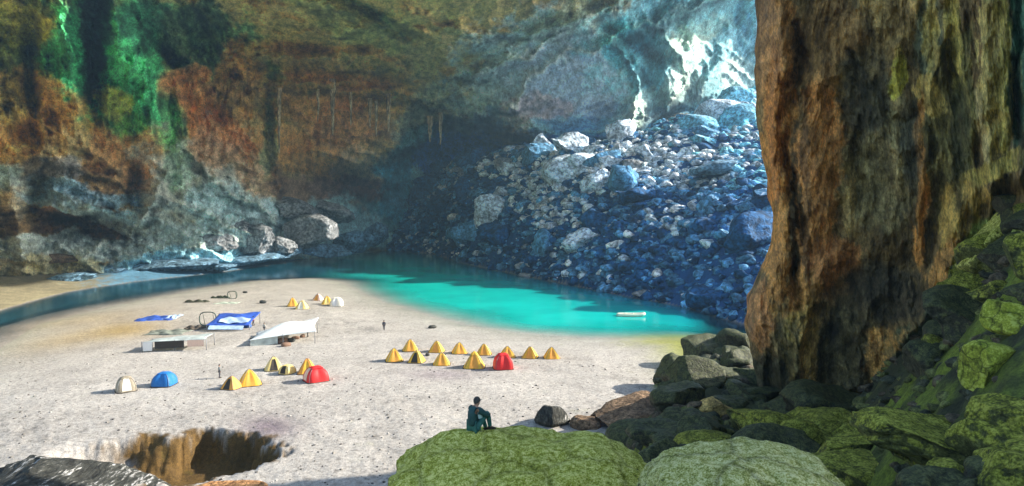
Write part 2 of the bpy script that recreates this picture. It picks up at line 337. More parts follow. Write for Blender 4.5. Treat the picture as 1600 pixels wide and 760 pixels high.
shell = link('cave_wall', grid_mesh('cave_wall', P, C, rest=P0), M_shell)
tag(shell, 'green, ochre and pale limestone walls and vault of the cave', None, kind='structure')

# ------------------------------------------------------------------ 2. ground: beach, river bed, rubble slope, foreground slope
near_sh = [(-520,860),(-200,650),(0,543),(60,508),(120,492),(180,478),(300,455),(400,440),(480,436),(530,441),(560,458),(600,474),(660,491),(720,508),(800,521),(900,529),(1000,530),(1070,530),(1100,542),(1120,560),(1150,590),(1230,610)]
far_sh = [(1330,560),(1230,520),(1170,508),(1080,481),(1000,466),(900,447),(820,431),(720,410),(680,397),(600,391),(540,397),(500,401),(440,411),(330,427),(200,441),(100,457),(0,484),(-200,545),(-520,660)]
toW = lambda L: [tuple(at_z(a, b, 0)[:2]) for a, b in L]
near_w, far_w = toW(near_sh), toW(far_sh); wpoly = near_w+far_w
crest_u = [560,600,640,665,700,760,800,900,960,1000,1050,1100,1150,1190,1225,1300,1400,3000]
crest_v = [388,372,335,290,262,250,240,236,222,210,190,176,152,138,140,200,300,340]
fs_u = [a for a, b in far_sh][::-1]; fs_v = [b for a, b in far_sh][::-1]
def slope_at(u): return np.interp(u, [700, 900, 1000, 1100, 1190, 1400], [.56, .53, .47, .41, .36, .33])
def shore_y(u): return CH*FPX/np.maximum(np.interp(u, fs_u, fs_v)-330, 12)
def ground_h(x, y):
    x = np.asarray(x, float); y = np.asarray(y, float)
    Q = np.stack([x, y, np.zeros_like(x)], -1)
    u = 800+FPX*x/np.maximum(y, 1)
    jx = x+fbm(Q, 14, 3)*1.6; jy = y+fbm(Q, 14, 3, 4)*1.6
    ins = inside(jx, jy, wpoly)
    dn = polydist(jx, jy, near_w); df = polydist(jx, jy, far_w); dd = np.minimum(dn, df)
    nearside = dn < df
    beach = np.minimum(.9, .05*dn)+fbm(Q, 9, 4)*.16+fbm(Q, 1.6, 3, 5, .6)*.05*(1+2*sstep(90, 55, y))
    bed = -np.where(nearside, np.minimum(.045*dn+.002*dn*dn, 5), np.minimum(.35*df, 5))
    Ds = shore_y(u); vc = np.interp(u, crest_u, crest_v)
    SL = slope_at(u); k = (330-vc)/FPX; zc = SL*((CH+SL*Ds)/np.maximum(SL-k, .1)-Ds)
    zc = np.clip(zc, 2, 110)
    run = np.maximum(y-Ds, 0)
    m = SL*run; mound = -np.log(np.exp(-m/5)+np.exp(-zc/5))*5+0
    over = np.maximum(run-zc/SL-10, 0); mound = mound-over*.16
    mound = mound+ridged(Q, 34, 5, 3, .62)*5.0*np.clip(m/12, 0, 1)
    bank = np.minimum(3.6, .09*df)+ridged(Q, 12, 4, 8)*1.1*np.clip(df/12, 0, 1)*sstep(60, 300, u)
    mm = sstep(575, 625, u)
    land_far = bank*(1-mm)+np.maximum(mound, .02*run)*mm
    isfar = (~ins) & (y > Ds-2) & (df < dn+1e9) & (y > np.interp(u, [a for a, b in near_sh], [CH*FPX/(b-330) for a, b in near_sh])+1)
    z = np.where(ins, bed, np.where(isfar, land_far, beach))
    # foreground slope on the right, falling from the viewpoint to the beach
    hs = np.interp(y, [-10,0,10,18,30,45,60,80,100,120], [20,19.3,16.4,12.6,9,6.2,4.4,2.4,1.2,.5])
    xe = np.interp(y, [0,10,18,30,45,60,80,95,120], [-6,-3.2,-.8,4.6,8,14,20.5,28,44])
    msk = sstep(-3.0, 3.5, x-xe+fbm(Q, 7, 3, 2)*4)*(1-sstep(100, 118, y))
    fg = hs+fbm(Q, 6, 4, 1)*1.5+ridged(Q, 4.5, 4, 31, .6)*.9*sstep(12, 20, y)+np.clip((x-.50*y)*1.25, 0, 13)*sstep(70, 45, y)*sstep(8, 22, y)
    z = z*(1-msk)+np.maximum(fg, z)*msk
    # hollow dug by the river at the bottom left of the beach
    px_, py_ = x+27.6+fbm(Q, 5, 5, 6, .6)*5, y-57+fbm(Q, 5, 5, 9, .6)*4
    r = np.sqrt((px_/np.where(px_ < 0, 14.0, 7.8))**2+(py_/6.4)**2)
    steep = np.where(px_ < -3, .8, .42)
    z = z-3.0*(1-sstep(1-steep*.9, 1.0, r))*(1-msk)
    return z, msk, ins, isfar, r
gu = np.concatenate([np.arange(-900, -60, 14.), np.arange(-60, 1662, 2.6), np.arange(1662, 2500, 16.)])
gy = np.concatenate([np.linspace(-12, 7, 12), 8*np.exp(np.linspace(0, math.log(520/8), 560)), [560, 640, 800, 1500, 3000]])
GU, GY = np.meshgrid(gu, gy, indexing='ij')
GX = (GU-800)/FPX*np.maximum(GY, 8)
gz, gmsk, gins, gfar, gr = ground_h(GX, GY)
gz = np.where(GY > 520, np.minimum(gz, 5), gz)
GP = np.stack([GX, GY, gz], -1)
gu2, gv2 = pix(GP)
n_big = fbm(GP, 18, 4, 3); n_sm = fbm(GP, 2.2, 4, 7, .65)
sand = lin((167, 161, 152))*np.ones(GP.shape); 
sand = sand*(1+.26*n_big[..., None]*[1, 1.05, 1.1]+.10*n_sm[..., None])
camp = np.clip(gauss(gu2, gv2, 380, 520, 170, 40)+gauss(gu2, gv2, 430, 600, 120, 22)+gauss(gu2, gv2, 740, 568, 160, 18)+.6*gauss(gu2, gv2, 560, 500, 120, 30)+gauss(gu2, gv2, 1000, 600, 120, 50)+gauss(gu2, gv2, 120, 680, 160, 30), 0, 1)
trod = 1.4*sstep(.05, .35, fbm(GP*[1, .7, 1], 1.5, 4, 21, .7))*camp
spots = sstep(.16, .42, fbm(GP, 1.1, 3, 11, .7))*sstep(100, 60, GY)+.55*trod
sand *= (1-.45*spots[..., None])
dn = polydist(GX, GY, near_w)
wet = np.exp(-dn/5)*(~gins); sand = sand*(1-wet[..., None]*.30*np.array([1, .8, .95]))
tan = gauss(gu2, gv2, 205, 515, 60, 14, -4)+.8*gauss(gu2, gv2, 110, 530, 90, 14, -10)+.6*gauss(gu2, gv2, 130, 500, 110, 9, -8)
sand = sand*(1-tan[..., None]*np.array([.12, .25, .5]))
mauve = gauss(gu2, gv2, 420, 668, 45, 18)+.6*gauss(gu2, gv2, 690, 585, 60, 10)
sand = sand*(1-np.clip(mauve, 0, 1)[..., None]*np.array([.45, .52, .42]))
dirt = lin((92, 70, 34))*(1+.5*fbm(GP, 2.5, 4, 1)[..., None])
pitm = (1-sstep(.90, 1.06, gr+fbm(GP, 1.2, 3, 3)*.25))*sstep(-11, -7, GX+27.6+n_sm*6)
c = sand*(1-pitm[..., None])+dirt*pitm[..., None]
bedc = lin((150, 160, 110))*np.ones(3)
c = np.where(gins[..., None], c*.75, c)
alg = (sstep(930, 1060, GU+n_sm*60)*np.exp(-((dn-3)/6)**2))[..., None]; c = c*(1-.85*alg)+lin((130, 134, 40))*.85*alg
rub = lin((30, 80, 130))*(1+.6*n_sm[..., None]); bk = sstep(110, 190, GU+n_sm*90+n_big*60)[..., None]; bankc = (lin((138, 130, 104))*(1-bk)+lin((90, 134, 160))*bk)*(1+.6*n_sm[..., None]+.5*n_big[..., None])
mmc = sstep(575, 625, GU)[..., None]; c = np.where(gfar[..., None], bankc*(1-mmc)+rub*mmc, c)
gm = sstep(-.05, .2, n_big+n_sm*.6)[..., None]; fgc = (lin((58, 62, 40))*(1-gm)+lin((96, 108, 36))*gm)*(1+1.0*n_sm[..., None]); mk = sstep(.05, .4, gmsk+n_sm*.3)[..., None]; c = c*(1-mk)+fgc*mk
M_ground = rock_mat('ground_cover', .2, 2.6, (1, 1, 1), .8, .22, (.88, 1.12), crack=0, det=(6, 5), fine=.9, amp2=.24)
ground = link('ground', grid_mesh('ground', GP, np.clip(c, .005, .8)), M_ground); tag(ground, kind='structure')

# ------------------------------------------------------------------ water
mw, ntw, bw = new_mat('lake_water')
aw = N(ntw, 'ShaderNodeAttribute', attribute_name='Col'); ad = N(ntw, 'ShaderNodeAttribute', attribute_name='deep')
pos = N(ntw, 'ShaderNodeNewGeometry').outputs['Position']
nn = noise_node(ntw, pos, .06, 5, .6)
ntw.links.new(mixc(ntw, 1.0, aw.outputs['Color'], ramp(ntw, nn, [(.3, (.8,)*3), (.7, (1.2,)*3)]), 'MULTIPLY'), bw.inputs['Base Color'])
ntw.links.new(ad.outputs['Fac'], bw.inputs['Alpha']); bw.inputs['Roughness'].default_value = .12; bw.inputs['IOR'].default_value = 1.33
bw.inputs['Specular IOR Level'].default_value = .28
bp = N(ntw, 'ShaderNodeBump'); bp.inputs['Strength'].default_value = .35; bp.inputs['Distance'].default_value = .05
mp = N(ntw, 'ShaderNodeMapping'); mp.inputs['Scale'].default_value = (1, .6, 1); ntw.links.new(pos, mp.inputs[0])
ntw.links.new(noise_node(ntw, mp.outputs[0], 1.3, 4, .6), bp.inputs['Height']); ntw.links.new(bp.outputs[0], bw.inputs['Normal'])
wu_ = np.arange(-900, 1420, 4.); wy_ = np.exp(np.linspace(math.log(48), math.log(480), 230))
WU, WY = np.meshgrid(wu_, wy_, indexing='ij'); WX = (WU-800)/FPX*WY
wz, _, wins, _, _ = ground_h(WX, WY)
WP = np.stack([WX, WY, np.zeros_like(WX)], -1)
deep = np.clip(1-np.exp(np.minimum(wz, 0)/.55), 0, .985)
riv = 1-sstep(470, 640, WU+fbm(WP, 30, 3)*60)
wc = np.array([.0, .60, .50])*(1-riv[..., None])+lin((4, 66, 82))*riv[..., None]
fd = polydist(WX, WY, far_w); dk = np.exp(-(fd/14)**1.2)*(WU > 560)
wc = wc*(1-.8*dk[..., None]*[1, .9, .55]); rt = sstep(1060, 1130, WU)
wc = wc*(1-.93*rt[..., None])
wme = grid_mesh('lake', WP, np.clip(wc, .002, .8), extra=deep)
bmw = bmesh.new(); bmw.from_mesh(wme); bmw.verts.ensure_lookup_table()
keep = (wz < .35) & (((WX+28.6)/14)**2+((WY-57)/12)**2 > 1); kf = keep.reshape(-1)
bmesh.ops.delete(bmw, geom=[bmw.verts[i] for i in np.nonzero(~kf)[0]], context='VERTS')
bmw.to_mesh(wme); bmw.free()
lake = link('water', wme, mw); tag(lake, kind='structure')

# ------------------------------------------------------------------ 3. rock pillar on the right (closed: front, rolled edge, back)
eL_v = [-400,0,100,200,250,330,380,420,470,520,600,760]; eL_u = [1176,1187,1185,1190,1202,1212,1213,1196,1172,1168,1186,1230]
nV = 760; PG = 1.15
pv_ = np.linspace(-420, 760, nV)
tF = np.concatenate([np.linspace(0, 1, 430)**1.0*450, 450+np.linspace(.01, 1, 100)**1.3*900])
TF, PV = np.meshgrid(tF, pv_, indexing='ij')
eL = np.interp(PV, eL_v, eL_u)
PU = eL+TF*1.0
Dp = np.interp(PU, [1150,1200,1250,1300,1400,1500,1600,1800,2100,2600], [58,56,53.5,54,50.5,45,38,30,22,17])
Dp = Dp+np.interp(PV, [-400,0,300,500,620,760], [-6,-1.5,0,0,1.5,3])
PP = at_y(PU, PV, Dp)
qu = PU+fbm(PP, 6, 5)*30+fbm(PP, 1.2, 3)*9; qv = PV+fbm(PP, 7, 3, 4)*60
dp = np.sign(ridged(PP*[1, 1, .33]+fbm(PP, 5, 2)[..., None]*1.0, 4.2, 5, 2, .52))*np.abs(ridged(PP*[1, 1, .33]+fbm(PP, 5, 2)[..., None]*1.0, 4.2, 5, 2, .52))**1.4*1.9+ridged(PP, 8, 5, 6, .6)*1.1+ridged(PP*[1, 1, .5], .9, 4, 3, .65)*.3
fl = ridged(PP*[1, 1, .10]+fbm(PP, 6, 3, 5)[..., None]*1.3, 1.9, 5, 23, .6)-.35
fl2 = ridged(PP*[1, 1, .3]+fbm(PP, 3, 3, 15)[..., None]*.8, 5.5, 5, 27, .6)-.35
dp = dp*.75+fl*.75+fl2*1.1
gsc = .55+.75*sstep(-.2, .3, fbm(PP, 5, 3, 12))
grooves = [([(1243,60),(1240,200),(1245,330),(1250,480)], 7, 2.6), ([(1232,100),(1236,160)], 9, 1.5), ([(1330,90),(1345,190),(1338,330)], 8, 1.8), ([(1372,130),(1395,185),(1440,160)], 7, 1.5),
 ([(1566,322),(1530,400),(1470,500),(1425,580),(1385,650)], 9, 3.2), ([(1270,500),(1262,600)], 8, 1.6), ([(1345,380),(1300,480),(1290,600)], 26, 1.4), ([(1475,300),(1462,400),(1440,470)], 9, 1.5),
 ([(1492,60),(1500,180)], 9, 1.5), ([(1590,0),(1588,200)], 12, 2.2), ([(1280,470),(1380,430),(1440,420)], 22, 1.2), ([(1180,560),(1215,640)], 20, 2.0), ([(1535,190),(1525,250)], 8, 1.2)]
ridges = [([(1215,0),(1218,200),(1222,380),(1230,470)], 10, 1.6), ([(1280,120),(1282,260),(1292,400),(1272,480)], 24, 2.0), ([(1402,60),(1405,150)], 8, 1.2), ([(1440,420),(1438,250),(1452,130),(1490,40)], 7, 1.3),
 ([(1548,0),(1542,100),(1532,190),(1545,250)], 10, 1.6), ([(1568,40),(1566,220)], 9, 1.2), ([(1640,225),(1560,268),(1500,320),(1482,400),(1452,470),(1400,560)], 20, 3.2), ([(1375,180),(1410,300),(1385,380)], 40, 1.2),
 ([(1350,500),(1390,560)], 30, 1.0), ([(1700,330),(1600,350),(1540,430),(1490,500)], 34, 2.6), ([(1560,520),(1500,560),(1450,640)], 40, 1.6), ([(1480,0),(1478,120)], 8, 1.0)]
for pts, w, a in grooves: dp -= .8*gsc*a*np.exp(-(polydist(qu, qv, pts)/w)**2)
for pts, w, a in ridges: dp += gsc*a*np.exp(-(polydist(qu, qv, pts)/w)**2)
edge = np.exp(-TF/14); dp = dp*(1-.75*np.exp(-TF/6))-2.2*edge
FP = at_y(PU, PV, np.maximum(Dp-dp, 8))
pil_col = [(1400,200,400,700,0,(66,54,34),1),(1215,230,30,260,2,(156,106,48),.95),(1212,190,14,120,0,(214,128,44),.85),(1200,60,30,110,0,(92,62,36),.8),(1246,330,13,160,0,(40,34,24),.95),  # rock tones, with groove shade put in as dark patches
 (1282,250,36,190,2,(140,92,44),.95),(1290,60,60,90,0,(84,62,36),.9),(1300,420,50,60,30,(150,96,54),.8),(1262,480,40,60,0,(140,100,50),.8),(1250,560,30,80,0,(96,84,34),.7),
 (1385,260,70,110,12,(76,70,50),.95),(1350,130,40,70,0,(60,52,36),.9),(1404,120,13,52,6,(140,140,44),.9),(1372,160,26,50,10,(40,40,34),.8),(1400,30,50,60,0,(90,74,44),.8),(1455,100,24,120,0,(46,56,48),.85),
 (1488,60,14,110,-8,(150,140,70),.8),(1455,150,24,36,-30,(214,184,100),.95),(1440,280,10,150,1,(170,112,44),.9),(1480,230,40,130,0,(64,60,32),.8),(1548,110,18,160,0,(206,190,120),.95),(1535,200,6,60,-8,(205,190,140),.9),(1568,120,14,130,0,(140,132,66),.8),
 (1510,150,20,110,0,(58,58,28),.8),(1594,90,18,150,0,(16,56,52),.95),(1560,262,90,16,-28,(150,134,60),.9),(1500,330,36,60,20,(120,98,44),.9),(1470,430,26,70,20,(120,84,40),.9),(1300,540,90,90,0,(46,44,32),.85),
 (1390,560,44,50,0,(124,90,44),.85),(1350,460,60,40,0,(56,50,38),.8),(1265,540,16,90,0,(110,86,40),.8),(1190,500,20,60,0,(110,72,44),.8),(1190,590,50,40,0,(24,28,22),.9),
 (1390,455,70,50,20,(34,32,28),.85),(1340,150,22,70,0,(38,36,30),.8),(1425,230,22,80,0,(44,46,42),.8),(1500,230,14,110,0,(34,36,24),.8),(1260,300,8,170,0,(34,28,22),.8),(1455,60,12,60,0,(150,138,80),.7),(1330,330,10,60,0,(150,130,90),.6),
 (1560,400,80,60,-40,(96,116,58),.9),(1520,460,30,24,-40,(120,140,70),.8),(1450,560,80,60,-50,(36,48,36),.95),(1540,530,70,60,0,(40,50,34),.9),(1700,200,100,500,0,(60,62,34),.8),(1600,650,200,80,0,(60,72,30),.8)]
FC = paint(PU, PV, (70, 58, 36), pil_col, FP, 6, 3.5, 3.1, 6)
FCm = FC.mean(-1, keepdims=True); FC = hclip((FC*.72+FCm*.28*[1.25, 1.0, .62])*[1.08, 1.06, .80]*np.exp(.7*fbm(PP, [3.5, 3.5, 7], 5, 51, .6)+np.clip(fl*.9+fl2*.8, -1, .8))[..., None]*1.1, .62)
# rolled left edge and back
roll = []
for k, (ox, oy) in enumerate([(-.0, .6), (.3, 1.6), (.9, 3.0), (2.0, 4.2), (4.0, 5), (9, 5.6), (20, 6), (60, 6), (120, 6)]):
    q = FP[0].copy(); q[:, 0] += ox; q[:, 1] += oy+fbm(FP[0], 3, 3, k*.1)*.8; q[:, 0] += fbm(FP[0], 4, 3, k*.2)*.5
    roll.append(q)
roll = np.stack(roll[::-1]); AP = np.concatenate([roll, FP]); AC = np.concatenate([np.repeat(FC[:1], len(roll), 0), FC])
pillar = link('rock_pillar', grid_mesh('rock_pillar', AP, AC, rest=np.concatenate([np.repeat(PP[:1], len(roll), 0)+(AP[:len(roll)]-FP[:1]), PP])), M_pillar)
tag(pillar, 'towering brown and orange flowstone pillar forming the right cave wall', None, kind='structure')

# ------------------------------------------------------------------ boulders
def rock_mesh(name, seed, sub=4, planes=12, rough=.10, cut=(.72, .95), sq=2.0):
    r = np.random.RandomState(seed); bm = bmesh.new(); bmesh.ops.create_icosphere(bm, subdivisions=sub, radius=1)
    me = bpy.data.meshes.new(name); bm.to_mesh(me); bm.free()
    n = len(me.vertices); co = np.zeros(n*3); me.vertices.foreach_get('co', co); co = co.reshape(-1, 3)
    if sq != 2.0: co = np.sign(co)*np.abs(co)**(2/sq)
    wv_ = co+fbm(co, 1.1, 3, seed*.21)[:, None]*.22
    for k in range(planes):
        nn = r.normal(size=3); nn /= np.linalg.norm(nn); dd = r.uniform(*cut); s = wv_@nn; ex = np.maximum(s-dd, 0)
        co = co-nn*ex[:, None]; wv_ = wv_-nn*ex[:, None]
    nr = co/np.linalg.norm(co, axis=1)[:, None]
    co = co+nr*(fbm(co, .9, 6, seed*.37, .58)[:, None]*rough*2.2+(ridged(co, .4, 5, seed*.7, .6)[:, None]-.4)*rough*.7)
    me.vertices.foreach_set('co', co.reshape(-1).astype(np.float32)); me.update()
    me.polygons.foreach_set('use_smooth', np.ones(len(me.polygons), bool)); me.update()
    return me
def rockR(**k): return rock_mat(attr=False, **k)
far = dict(s1=.22, s2=.8, bump=1.0, dist=1.2, det=(4, 2), fine=.4)
NAVY, MID, PALE, AQUA = (.012, .08, .20), (.10, .28, .47), (.62, .72, .82), (.20, .54, .72)  # blue shade and whitish lit tones of the slope put into base colours
M_navy = rockR(name='dark_blue_rock', base=NAVY, dust=(PALE, .30, 1.2, 1.07), **far)
M_mid = rockR(name='blue_grey_rock', base=MID, dust=(PALE, .30, 1.2, .93), **far)
M_aqua = rockR(name='pale_blue_rock', base=AQUA, dust=(PALE, .30, 1.2, .90), **far)
M_white = rockR(name='pale_grey_rock', base=PALE, **far)
M_pale = rockR(name='pale_limestone', base=(.24, .25, .255), **far)
M_lime2 = rockR(name='pale_bluish_limestone', base=(.15, .27, .37), **far)
nr_ = dict(s1=.7, s2=3.2, bump=1.0, dist=.30)
mo_ = dict(s1=1.1, s2=6.5, bump=1.0, dist=.22)
M_moss = rockR(name='mossy_boulder', base=(.22, .22, .05), moss=((.16, .17, .010), (.42, .43, .05), (.80, .76, .25)), crack=.4, cs=.5, **mo_)
M_mossp = rockR(name='pale_lichen_boulder', base=(.2, .24, .12), moss=((.16, .18, .03), (.42, .42, .11), (.72, .70, .34)), crack=.5, cs=.6, **mo_)
M_dark = rockR(name='dark_rock', base=(.055, .055, .035), moss=((.025, .03, .012), (.05, .06, .022), (.12, .13, .045)), rough=.6, **nr_)  # near-black green tone for the darker boulders
M_green = rockR(name='olive_rock', base=(.12, .13, .04), moss=((.07, .075, .010), (.20, .21, .02), (.42, .42, .07)), **nr_)
M_lime = rockR(name='yellow_green_rock', base=(.30, .34, .04), moss=((.18, .22, .02), (.30, .34, .03), (.48, .52, .10)), crack=.7, **nr_)
M_brown = rockR(name='brown_rock', base=(.20, .13, .075), **nr_)
M_ochre = rockR(name='ochre_rock', base=(.42, .30, .10), var=(.25, 1.7), **nr_)
M_bw = rockR(name='dark_rock_with_white_streaks', base=(.055, .055, .045), stretch=(1.3, .35, .5), dust=((.6, .58, .55), .1, 1.4, .86), **nr_)
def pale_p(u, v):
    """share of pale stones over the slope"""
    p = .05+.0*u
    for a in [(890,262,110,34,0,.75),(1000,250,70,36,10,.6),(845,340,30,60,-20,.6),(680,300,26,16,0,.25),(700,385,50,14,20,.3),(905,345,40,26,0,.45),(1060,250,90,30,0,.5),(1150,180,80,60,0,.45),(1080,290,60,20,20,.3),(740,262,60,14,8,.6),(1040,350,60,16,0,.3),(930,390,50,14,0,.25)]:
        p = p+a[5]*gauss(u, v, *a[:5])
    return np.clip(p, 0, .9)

# rubble of the slope: sampled on the heightfield
def mound_points(n, u0, u1, tmin=0, tmax=1.0, seed=1):
    r = np.random.RandomState(seed); u = r.uniform(u0, u1, n)
    Ds = shore_y(u); vc = np.interp(u, crest_u, crest_v); k = (330-vc)/FPX
    SL = slope_at(u); Dc = (CH+SL*Ds)/np.maximum(SL-k, .1)
    t = r.uniform(tmin, tmax, n); y = Ds+(Dc*1.04-Ds)*t+1; x = (u-800)/FPX*y
    return x, y, t, u
protos = [rock_mesh('boulder', 20+i, 4, 18, .10, (.42, .85)) for i in range(12)]
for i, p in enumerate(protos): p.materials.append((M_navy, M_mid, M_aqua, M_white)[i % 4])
NB = 140
x, y, t, u = mound_points(NB, 630, 1215, 0, 1.02, 5)
z = ground_h(x, y)[0]; _, bv = pix(np.stack([x, y, z], -1))
r5 = np.random.RandomState(11); GR = 'boulders of the rubble slope beyond the lake'
def pick_kind(u, v, r):
    p = pale_p(u, v)
    if r.rand() < p: return 3
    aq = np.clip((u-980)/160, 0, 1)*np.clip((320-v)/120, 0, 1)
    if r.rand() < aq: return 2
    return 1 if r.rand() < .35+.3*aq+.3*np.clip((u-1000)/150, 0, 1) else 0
for i in range(NB):
    big = r5.rand()**2.4; s = 2.2+8.5*big; s *= (.6+.5*y[i]/300)
    kd = pick_kind(u[i], bv[i], r5)
    o = link('boulder', protos[(i % 3)*4+kd]); o.location = (x[i], y[i], z[i]+s*.1)
    o.scale = (s*r5.uniform(.9, 1.5), s*r5.uniform(.8, 1.2), s*r5.uniform(.45, .8))
    o.rotation_euler = (r5.uniform(-.45, .45), r5.uniform(-.45, .45), r5.uniform(0, 6.28))
    size = 'huge' if s > 5.2 else 'large' if s > 3.4 else 'mid-sized'
    tone = ('dark blue', 'blue-grey', 'pale blue', 'whitish')[kd]
    band = 'at the water edge of' if t[i] < .08 else 'low on' if t[i] < .33 else 'halfway up' if t[i] < .66 else 'near the top of' if t[i] < .95 else 'on the crest of'
    side = 'near its left end' if u[i] < 740 else 'left of its middle' if u[i] < 860 else 'around its middle' if u[i] < 980 else 'right of its middle' if u[i] < 1100 else 'beside the pillar'
    tag(o, f'{size} {tone} boulder {band} the rubble slope, {side}', 'boulder', GR)
# finer rubble in one object
def scatter_stuff(name, xs, ys, zs, ss, mat, cols=None, sub=2, seeds=6, flat=(.55, .9), seed=3):
    r = np.random.RandomState(seed); bases = []
    for i in range(seeds):
        me = rock_mesh('tmp', 60+i+seed*10, sub, 14, .09, (.42, .88)); n = len(me.vertices)
        co = np.zeros(n*3); me.vertices.foreach_get('co', co); f = np.zeros(len(me.polygons)*3, np.int32); me.polygons.foreach_get('vertices', f)
        bases.append((co.reshape(-1, 3), f.reshape(-1, 3))); bpy.data.meshes.remove(me)
    VV, FF, CC, off = [], [], [], 0
    for i in range(len(xs)):
        co, f = bases[i % seeds]; a = r.uniform(0, 6.28); b = r.uniform(-.4, .4)
        c_, s_ = math.cos(a), math.sin(a); cb, sb = math.cos(b), math.sin(b)
        q = co*[ss[i]*r.uniform(.8, 1.5), ss[i]*r.uniform(.8, 1.2), ss[i]*r.uniform(*flat)]
        q = np.stack([q[:, 0], q[:, 1]*cb-q[:, 2]*sb, q[:, 1]*sb+q[:, 2]*cb], 1)
        q = np.stack([q[:, 0]*c_-q[:, 1]*s_, q[:, 0]*s_+q[:, 1]*c_, q[:, 2]], 1)+[xs[i], ys[i], zs[i]]
        CC.append(np.ones((len(q), 1))*cols[i] if cols is not None else None); VV.append(q); FF.append(f+off); off += len(co)
    VV = np.concatenate(VV); FF = np.concatenate(FF); me = bpy.data.meshes.new(name)
    me.vertices.add(len(VV)); me.vertices.foreach_set('co', VV.reshape(-1).astype(np.float32))
    me.loops.add(FF.size); me.loops.foreach_set('vertex_index', FF.reshape(-1).astype(np.int32))
    me.polygons.add(len(FF)); me.polygons.foreach_set('loop_start', np.arange(0, FF.size, 3, dtype=np.int32)); me.update(calc_edges=True)
    me.polygons.foreach_set('use_smooth', np.ones(len(FF), bool))
    if cols is not None: set_col(me, np.concatenate(CC))
    return link(name, me, mat)
M_rub = rock_mat('blue_grey_rubble', dust=(PALE, .30, 1.2, 1.06), crack=.4, **far)
NR = 11000
x, y, t, u = mound_points(NR, 600, 1225, -.01, 1.03, 8)
z = ground_h(x, y)[0]; rr = np.random.RandomState(4); ss = (.45+2.4*rr.rand(NR)**3)*(.5+.7*y/300)
_, bv = pix(np.stack([x, y, z], -1))
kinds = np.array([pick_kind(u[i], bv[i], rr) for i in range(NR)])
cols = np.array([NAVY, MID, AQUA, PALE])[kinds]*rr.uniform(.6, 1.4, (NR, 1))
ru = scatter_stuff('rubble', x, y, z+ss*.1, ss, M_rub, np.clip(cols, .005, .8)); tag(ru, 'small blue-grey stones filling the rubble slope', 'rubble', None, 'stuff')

# named boulders: (name-label, pixel centre, half-width px, half-height px, distance, material, seed, squareness, tilt)
def march(u, v, y0=8., y1=330.):
    ys = y0*np.exp(np.linspace(0, math.log(y1/y0), 500)); p = at_y(np.full(500, float(u)), np.full(500, float(v)), ys)
    h = ground_h(p[:, 0], p[:, 1])[0]; k = np.nonzero(p[:, 2] <= h)[0]
    return float(ys[k[0]]) if len(k) else None
def boulder(label, u, v, hw, hh, Y, mat, seed, sq=2.3, tilt=0, planes=10, rough=.09, group=None, dy=1.0, sub=5, cat='boulder', rz=0):
    me = rock_mesh('boulder', seed, sub, planes, rough, (.6, .95), sq); me.materials.append(mat)
    if Y is None:
        Y = march(u, v+hh*.35) or 50.
        if u > 1195: Y = min(Y, float(np.interp(u, [1200,1250,1300,1400,1500,1600], [54,52,52,49,43,36])))
    c = at_y(u, v, Y); k = Y/FPX
    o = link('boulder', me); o.location = c; o.scale = (hw*k, hw*k*dy, hh*k); o.rotation_euler = (0, math.radians(tilt), math.radians(rz))
    tag(o, label, cat, group); return o
FG = 'foreground boulders'
boulder('big round moss-green boulder the seated person rests on', 808, 818, 222, 132, 18.6, M_moss, 101, 2.6, 0, 0, .12, sub=6, dy=.9)
boulder('pale lichen-covered boulder at the bottom edge right of the big mossy boulder', 1165, 790, 160, 90, 13.5, M_mossp, 102, 2.4, 0, 0, .11, sub=6)
boulder('upright dark block with a brown face at the beach edge', 1082, 598, 46, 42, None, M_dark, 103, 3.2, 8, 8, .05)
boulder('brown slab leaning up towards the sand left of the dark block', 985, 648, 62, 26, None, M_brown, 104, 3.4, -16, 8, .05)
boulder('black pointed rock with a white patch behind the big mossy boulder', 862, 654, 30, 26, None, M_bw, 105, 1.35, 0, 5, .07)
boulder('low brown rock wedged between the pointed rock and the slab', 915, 664, 24, 13, None, M_brown, 106, 2.8, 0, 8, .06)
boulder('ochre boulder with dark bands in the dark rock pile', 1116, 642, 28, 20, None, M_ochre, 107, 2.4, -12, 8, .06)
boulder('small ochre-green rock below the brown slab', 1022, 668, 18, 12, None, M_ochre, 108, 2.4, 0, 8, .06)
boulder('dark rounded boulder under the brown slab', 990, 690, 46, 32, None, M_dark, 109, 2.3, 0, 6, .05)
boulder('dark boulder in the gap between the two mossy boulders', 1030, 735, 44, 52, None, M_dark, 110, 2.3, 0, 6, .05)
boulder('dark boulder touching the right side of the slab', 1065, 665, 44, 26, None, M_dark, 111, 2.6, 0, 6, .05)
boulder('olive boulder behind the pale lichen-covered boulder', 1110, 704, 56, 26, None, M_green, 112, 2.3, 4, 6, .05)
boulder('grey-green oval boulder in the shade of the pillar foot', 1205, 668, 34, 20, None, M_green, 113, 2.3, 0, 4, .05)
boulder('broad flat olive slab below the pillar', 1450, 690, 108, 42, None, M_green, 114, 3.0, 8, 8, .05, sub=6)
boulder('angular green-grey boulder left of the broad flat slab', 1290, 682, 66, 36, None, M_green, 115, 2.8, -8, 9, .06)
boulder('long olive boulder at the bottom edge under the broad slab', 1340, 745, 90, 34, None, M_green, 116, 2.5, 6, 8, .06)
boulder('bright yellow-green block at the right edge under the mossy ledge', 1592, 498, 44, 30, None, M_lime, 117, 3.4, 10, 7, .05)
boulder('yellow-green block leaning below the one at the right edge', 1540, 575, 34, 42, None, M_lime, 118, 3.4, 12, 7, .05)
boulder('mossy slab leaning on the cliff above the yellow-green blocks', 1560, 385, 44, 62, None, M_moss, 119, 3.0, 38, 8, .06)
boulder('small mossy slab at the lower end of the leaning slab', 1510, 468, 32, 22, None, M_moss, 120, 2.8, -30, 8, .06)
